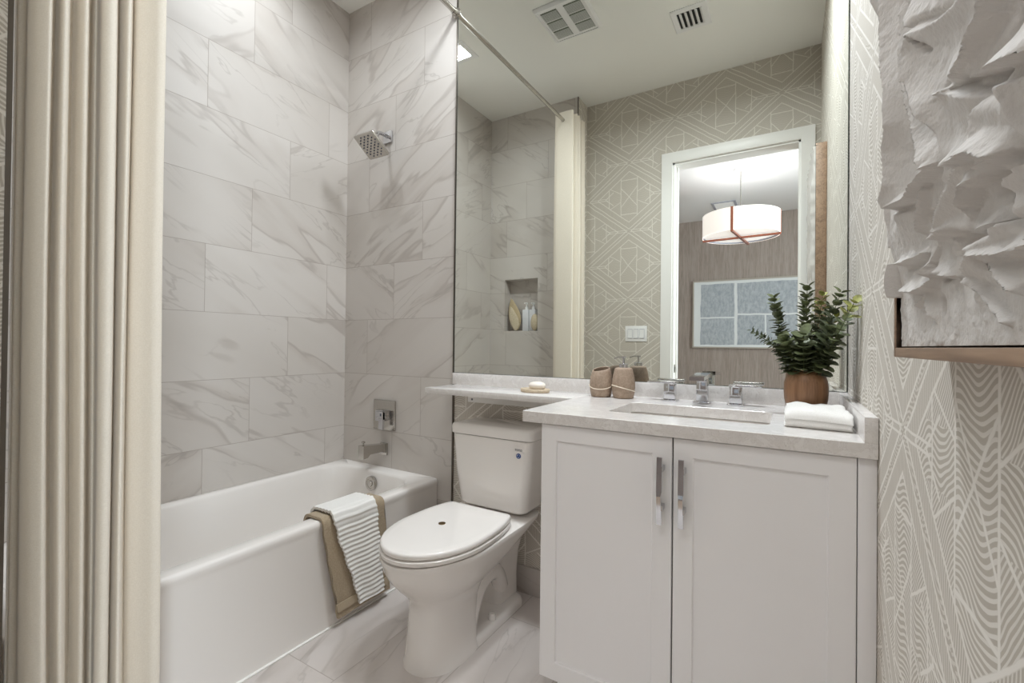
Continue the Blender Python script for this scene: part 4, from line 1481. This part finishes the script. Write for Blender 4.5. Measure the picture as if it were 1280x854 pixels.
pump_bottle(-1.913, yn + 0.005, 0.180, 'white square pump bottle in the niche next to the canvas scrubber')
pump_bottle(-1.855, yn - 0.008, 0.180, 'white square pump bottle in the niche behind the round brush')
# a leaf shaped canvas scrubber leaning in the corner
sc = thing('bath_scrubber', 'leaf shaped natural canvas scrubber leaning in the niche', 'scrubber', (-2.03, yn, NZ0))
for nm, dy, k, mt in (('scrubber_pad', 0.0, 1.0, m_loofah), ('scrubber_pocket', 0.018, 0.74, m_bristle)):
    b = B()
    lo_ = []
    for f in [i / 20 for i in range(21)]:
        half = 0.062 * k * (math.sin(PI * min(1, f * 0.97 + 0.03)) ** 0.75) * (1.15 - 0.45 * f) + 0.0012
        cz = zn + 0.006 + 0.275 * f * k
        cx = -2.018 + 0.012 - 0.062 * (f ** 1.3) + 0.006 * (k < 1)
        th_ = 0.011 * (0.4 + 0.6 * math.sin(PI * f))
        lo_.append([(cx + half * math.cos(a), yn + dy + th_ * math.sin(a) + 0.02 * (1 - f), cz) for a in [2 * PI * q / 20 for q in range(20)]])
    loft(b, lo_)
    obj(nm, b, mt, sc, ang=60)
b = B()
lo_ = []
for i in range(13):
    a = PI * i / 12
    rr_ = max(0.003, 0.070 * math.sin(a) ** 0.8)
    lo_.append([(-1.820 + (0.032 * -math.cos(a)), yn + 0.032 + rr_ * 0.40 * math.cos(q), zn + 0.071 + rr_ * math.sin(q) * (1 + 0.03 * math.sin(q * 14))) for q in [2 * PI * j / 28 for j in range(28)]])
loft(b, lo_)
tag(obj('bath_brush', b, m_bristle, base=(-1.812, yn + 0.03, NZ0), ang=60), 'round cream bristle brush standing at the edge of the niche', 'brush')

# ------------------------------------------------------------------ the room beyond: pendant, painting, vent
LX, LY, LR, LZ0, LZ1 = -0.482, -3.80, 0.385, 2.328, 2.565
pen = thing('pendant_lamp', 'large white drum pendant lamp with copper straps beyond the doorway', 'pendant lamp', (LX, LY, LZ0))
b = B()
lathe(b, [(LR, LZ0), (LR, LZ1), (LR - 0.006, LZ1), (LR - 0.006, LZ0)], LX, LY, 64, False, False)
obj('drum_shade', b, m_shade, pen, ang=40)
b = B()
lathe(b, [(LR - 0.012, LZ0 + 0.020), (LR - 0.012, LZ0 + 0.024)], LX, LY, 48)
obj('diffuser', b, m_diffuser, pen, ang=40)
b = B()
lathe(b, [(LR - 0.0065, LZ0 + 0.001), (LR - 0.0065, LZ0 + 0.019), (LR - 0.016, LZ0 + 0.019), (LR - 0.016, LZ0 + 0.012), (LR - 0.010, LZ0 + 0.001)], LX, LY, 64, False, False)
obj('hem_shading_ring', b, m_vent_grey, pen, ang=40)  # added grey ring, stands in for shading inside the drum's lower hem
for a in (math.radians(4), math.radians(97)):
    b = B()
    d = Vector((math.cos(a), math.sin(a), 0))
    n_ = Vector((-d.y, d.x, 0)) * 0.0125
    R_ = LR + 0.004
    c_ = Vector((LX, LY, 0))
    pth = [(-R_, LZ1 + 0.004), (-R_, LZ0 - 0.020), (R_, LZ0 - 0.020), (R_, LZ1 + 0.004)]
    inn = [(-R_ + 0.004, LZ1 + 0.004), (-R_ + 0.004, LZ0), (R_ - 0.004, LZ0), (R_ - 0.004, LZ1 + 0.004)]
    loft(b, [[tuple(c_ + d * p[0] + n_ * s1 + Vector((0, 0, p[1]))), tuple(c_ + d * q[0] + n_ * s1 + Vector((0, 0, q[1]))), tuple(c_ + d * q[0] - n_ * s1 + Vector((0, 0, q[1]))), tuple(c_ + d * p[0] - n_ * s1 + Vector((0, 0, p[1])))] for p, q in zip(pth, inn) for s1 in (1,)])
    obj('copper_strap', b, m_copper, pen, smooth=False)['label'] = 'copper strap'
b = B()
tube(b, [(LX, LY, LZ0 + 0.03), (LX, LY, ZC - 0.02)], 0.006, 10)
obj('stem', b, m_nickel, pen)
b = B()
lathe(b, [(0.075, ZC - 0.001), (0.075, ZC - 0.012), (0.06, ZC - 0.02), (0.012, ZC - 0.024)], LX, LY, 32)
obj('canopy', b, m_white_plastic, pen)
pl = add_light('pendant_bulb', 'POINT', (LX, LY, LZ1 - 0.10), P_PENDANT, (0.93, 0.95, 1.0), shadow_soft_size=0.05)

QX0, QX1, QZ0, QZ1 = -1.31, 0.42, 1.10, 2.13
pt = thing('painting', 'wide framed abstract painting of grey blue blocks on the wood wall', 'painting', ((QX0 + QX1) / 2, YF, QZ0))
b = B()
box(b, QX0, QX0 + 0.02, YF, YF + 0.045, QZ0, QZ1)
box(b, QX1 - 0.02, QX1, YF, YF + 0.045, QZ0, QZ1)
box(b, QX0 + 0.02, QX1 - 0.02, YF, YF + 0.045, QZ0, QZ0 + 0.02)
box(b, QX0 + 0.02, QX1 - 0.02, YF, YF + 0.045, QZ1 - 0.02, QZ1)
obj('picture_frame', b, Mat('pale_frame', lin((176, 170, 160)), 0.4).m, pt, smooth=False)
obj('canvas', bx(QX0 + 0.02, QX1 - 0.02, YF + 0.005, YF + 0.03, QZ0 + 0.02, QZ1 - 0.02), m_painting, pt, smooth=False)

hv = thing('return_vent', 'flat grey ceiling vent behind the pendant lamp beyond the doorway', 'air vent', (-0.79, -5.12, ZC))
b = B()
lo_ = [rrect(-0.945 + g, -0.64 - g, -5.31 + g, -4.93 - g, 0.003, z, 3, 2) for g, z in ((0.0, ZC - 0.0005), (0.0, ZC - 0.008), (0.03, ZC - 0.010), (0.032, ZC - 0.003))]
loft(b, lo_, False, False)
obj('vent_frame', b, m_vent_grey, hv, ang=30)
b = B()
q = -5.27
box(b, -0.913, -0.672, -5.278, -4.962, ZC - 0.003, ZC - 0.0008)
while q < -4.97:
    box(b, -0.913, -0.672, q, q + 0.006, ZC - 0.008, ZC - 0.002)
    q += 0.016
obj('vent_grille', b, m_white_plastic, hv, smooth=False)
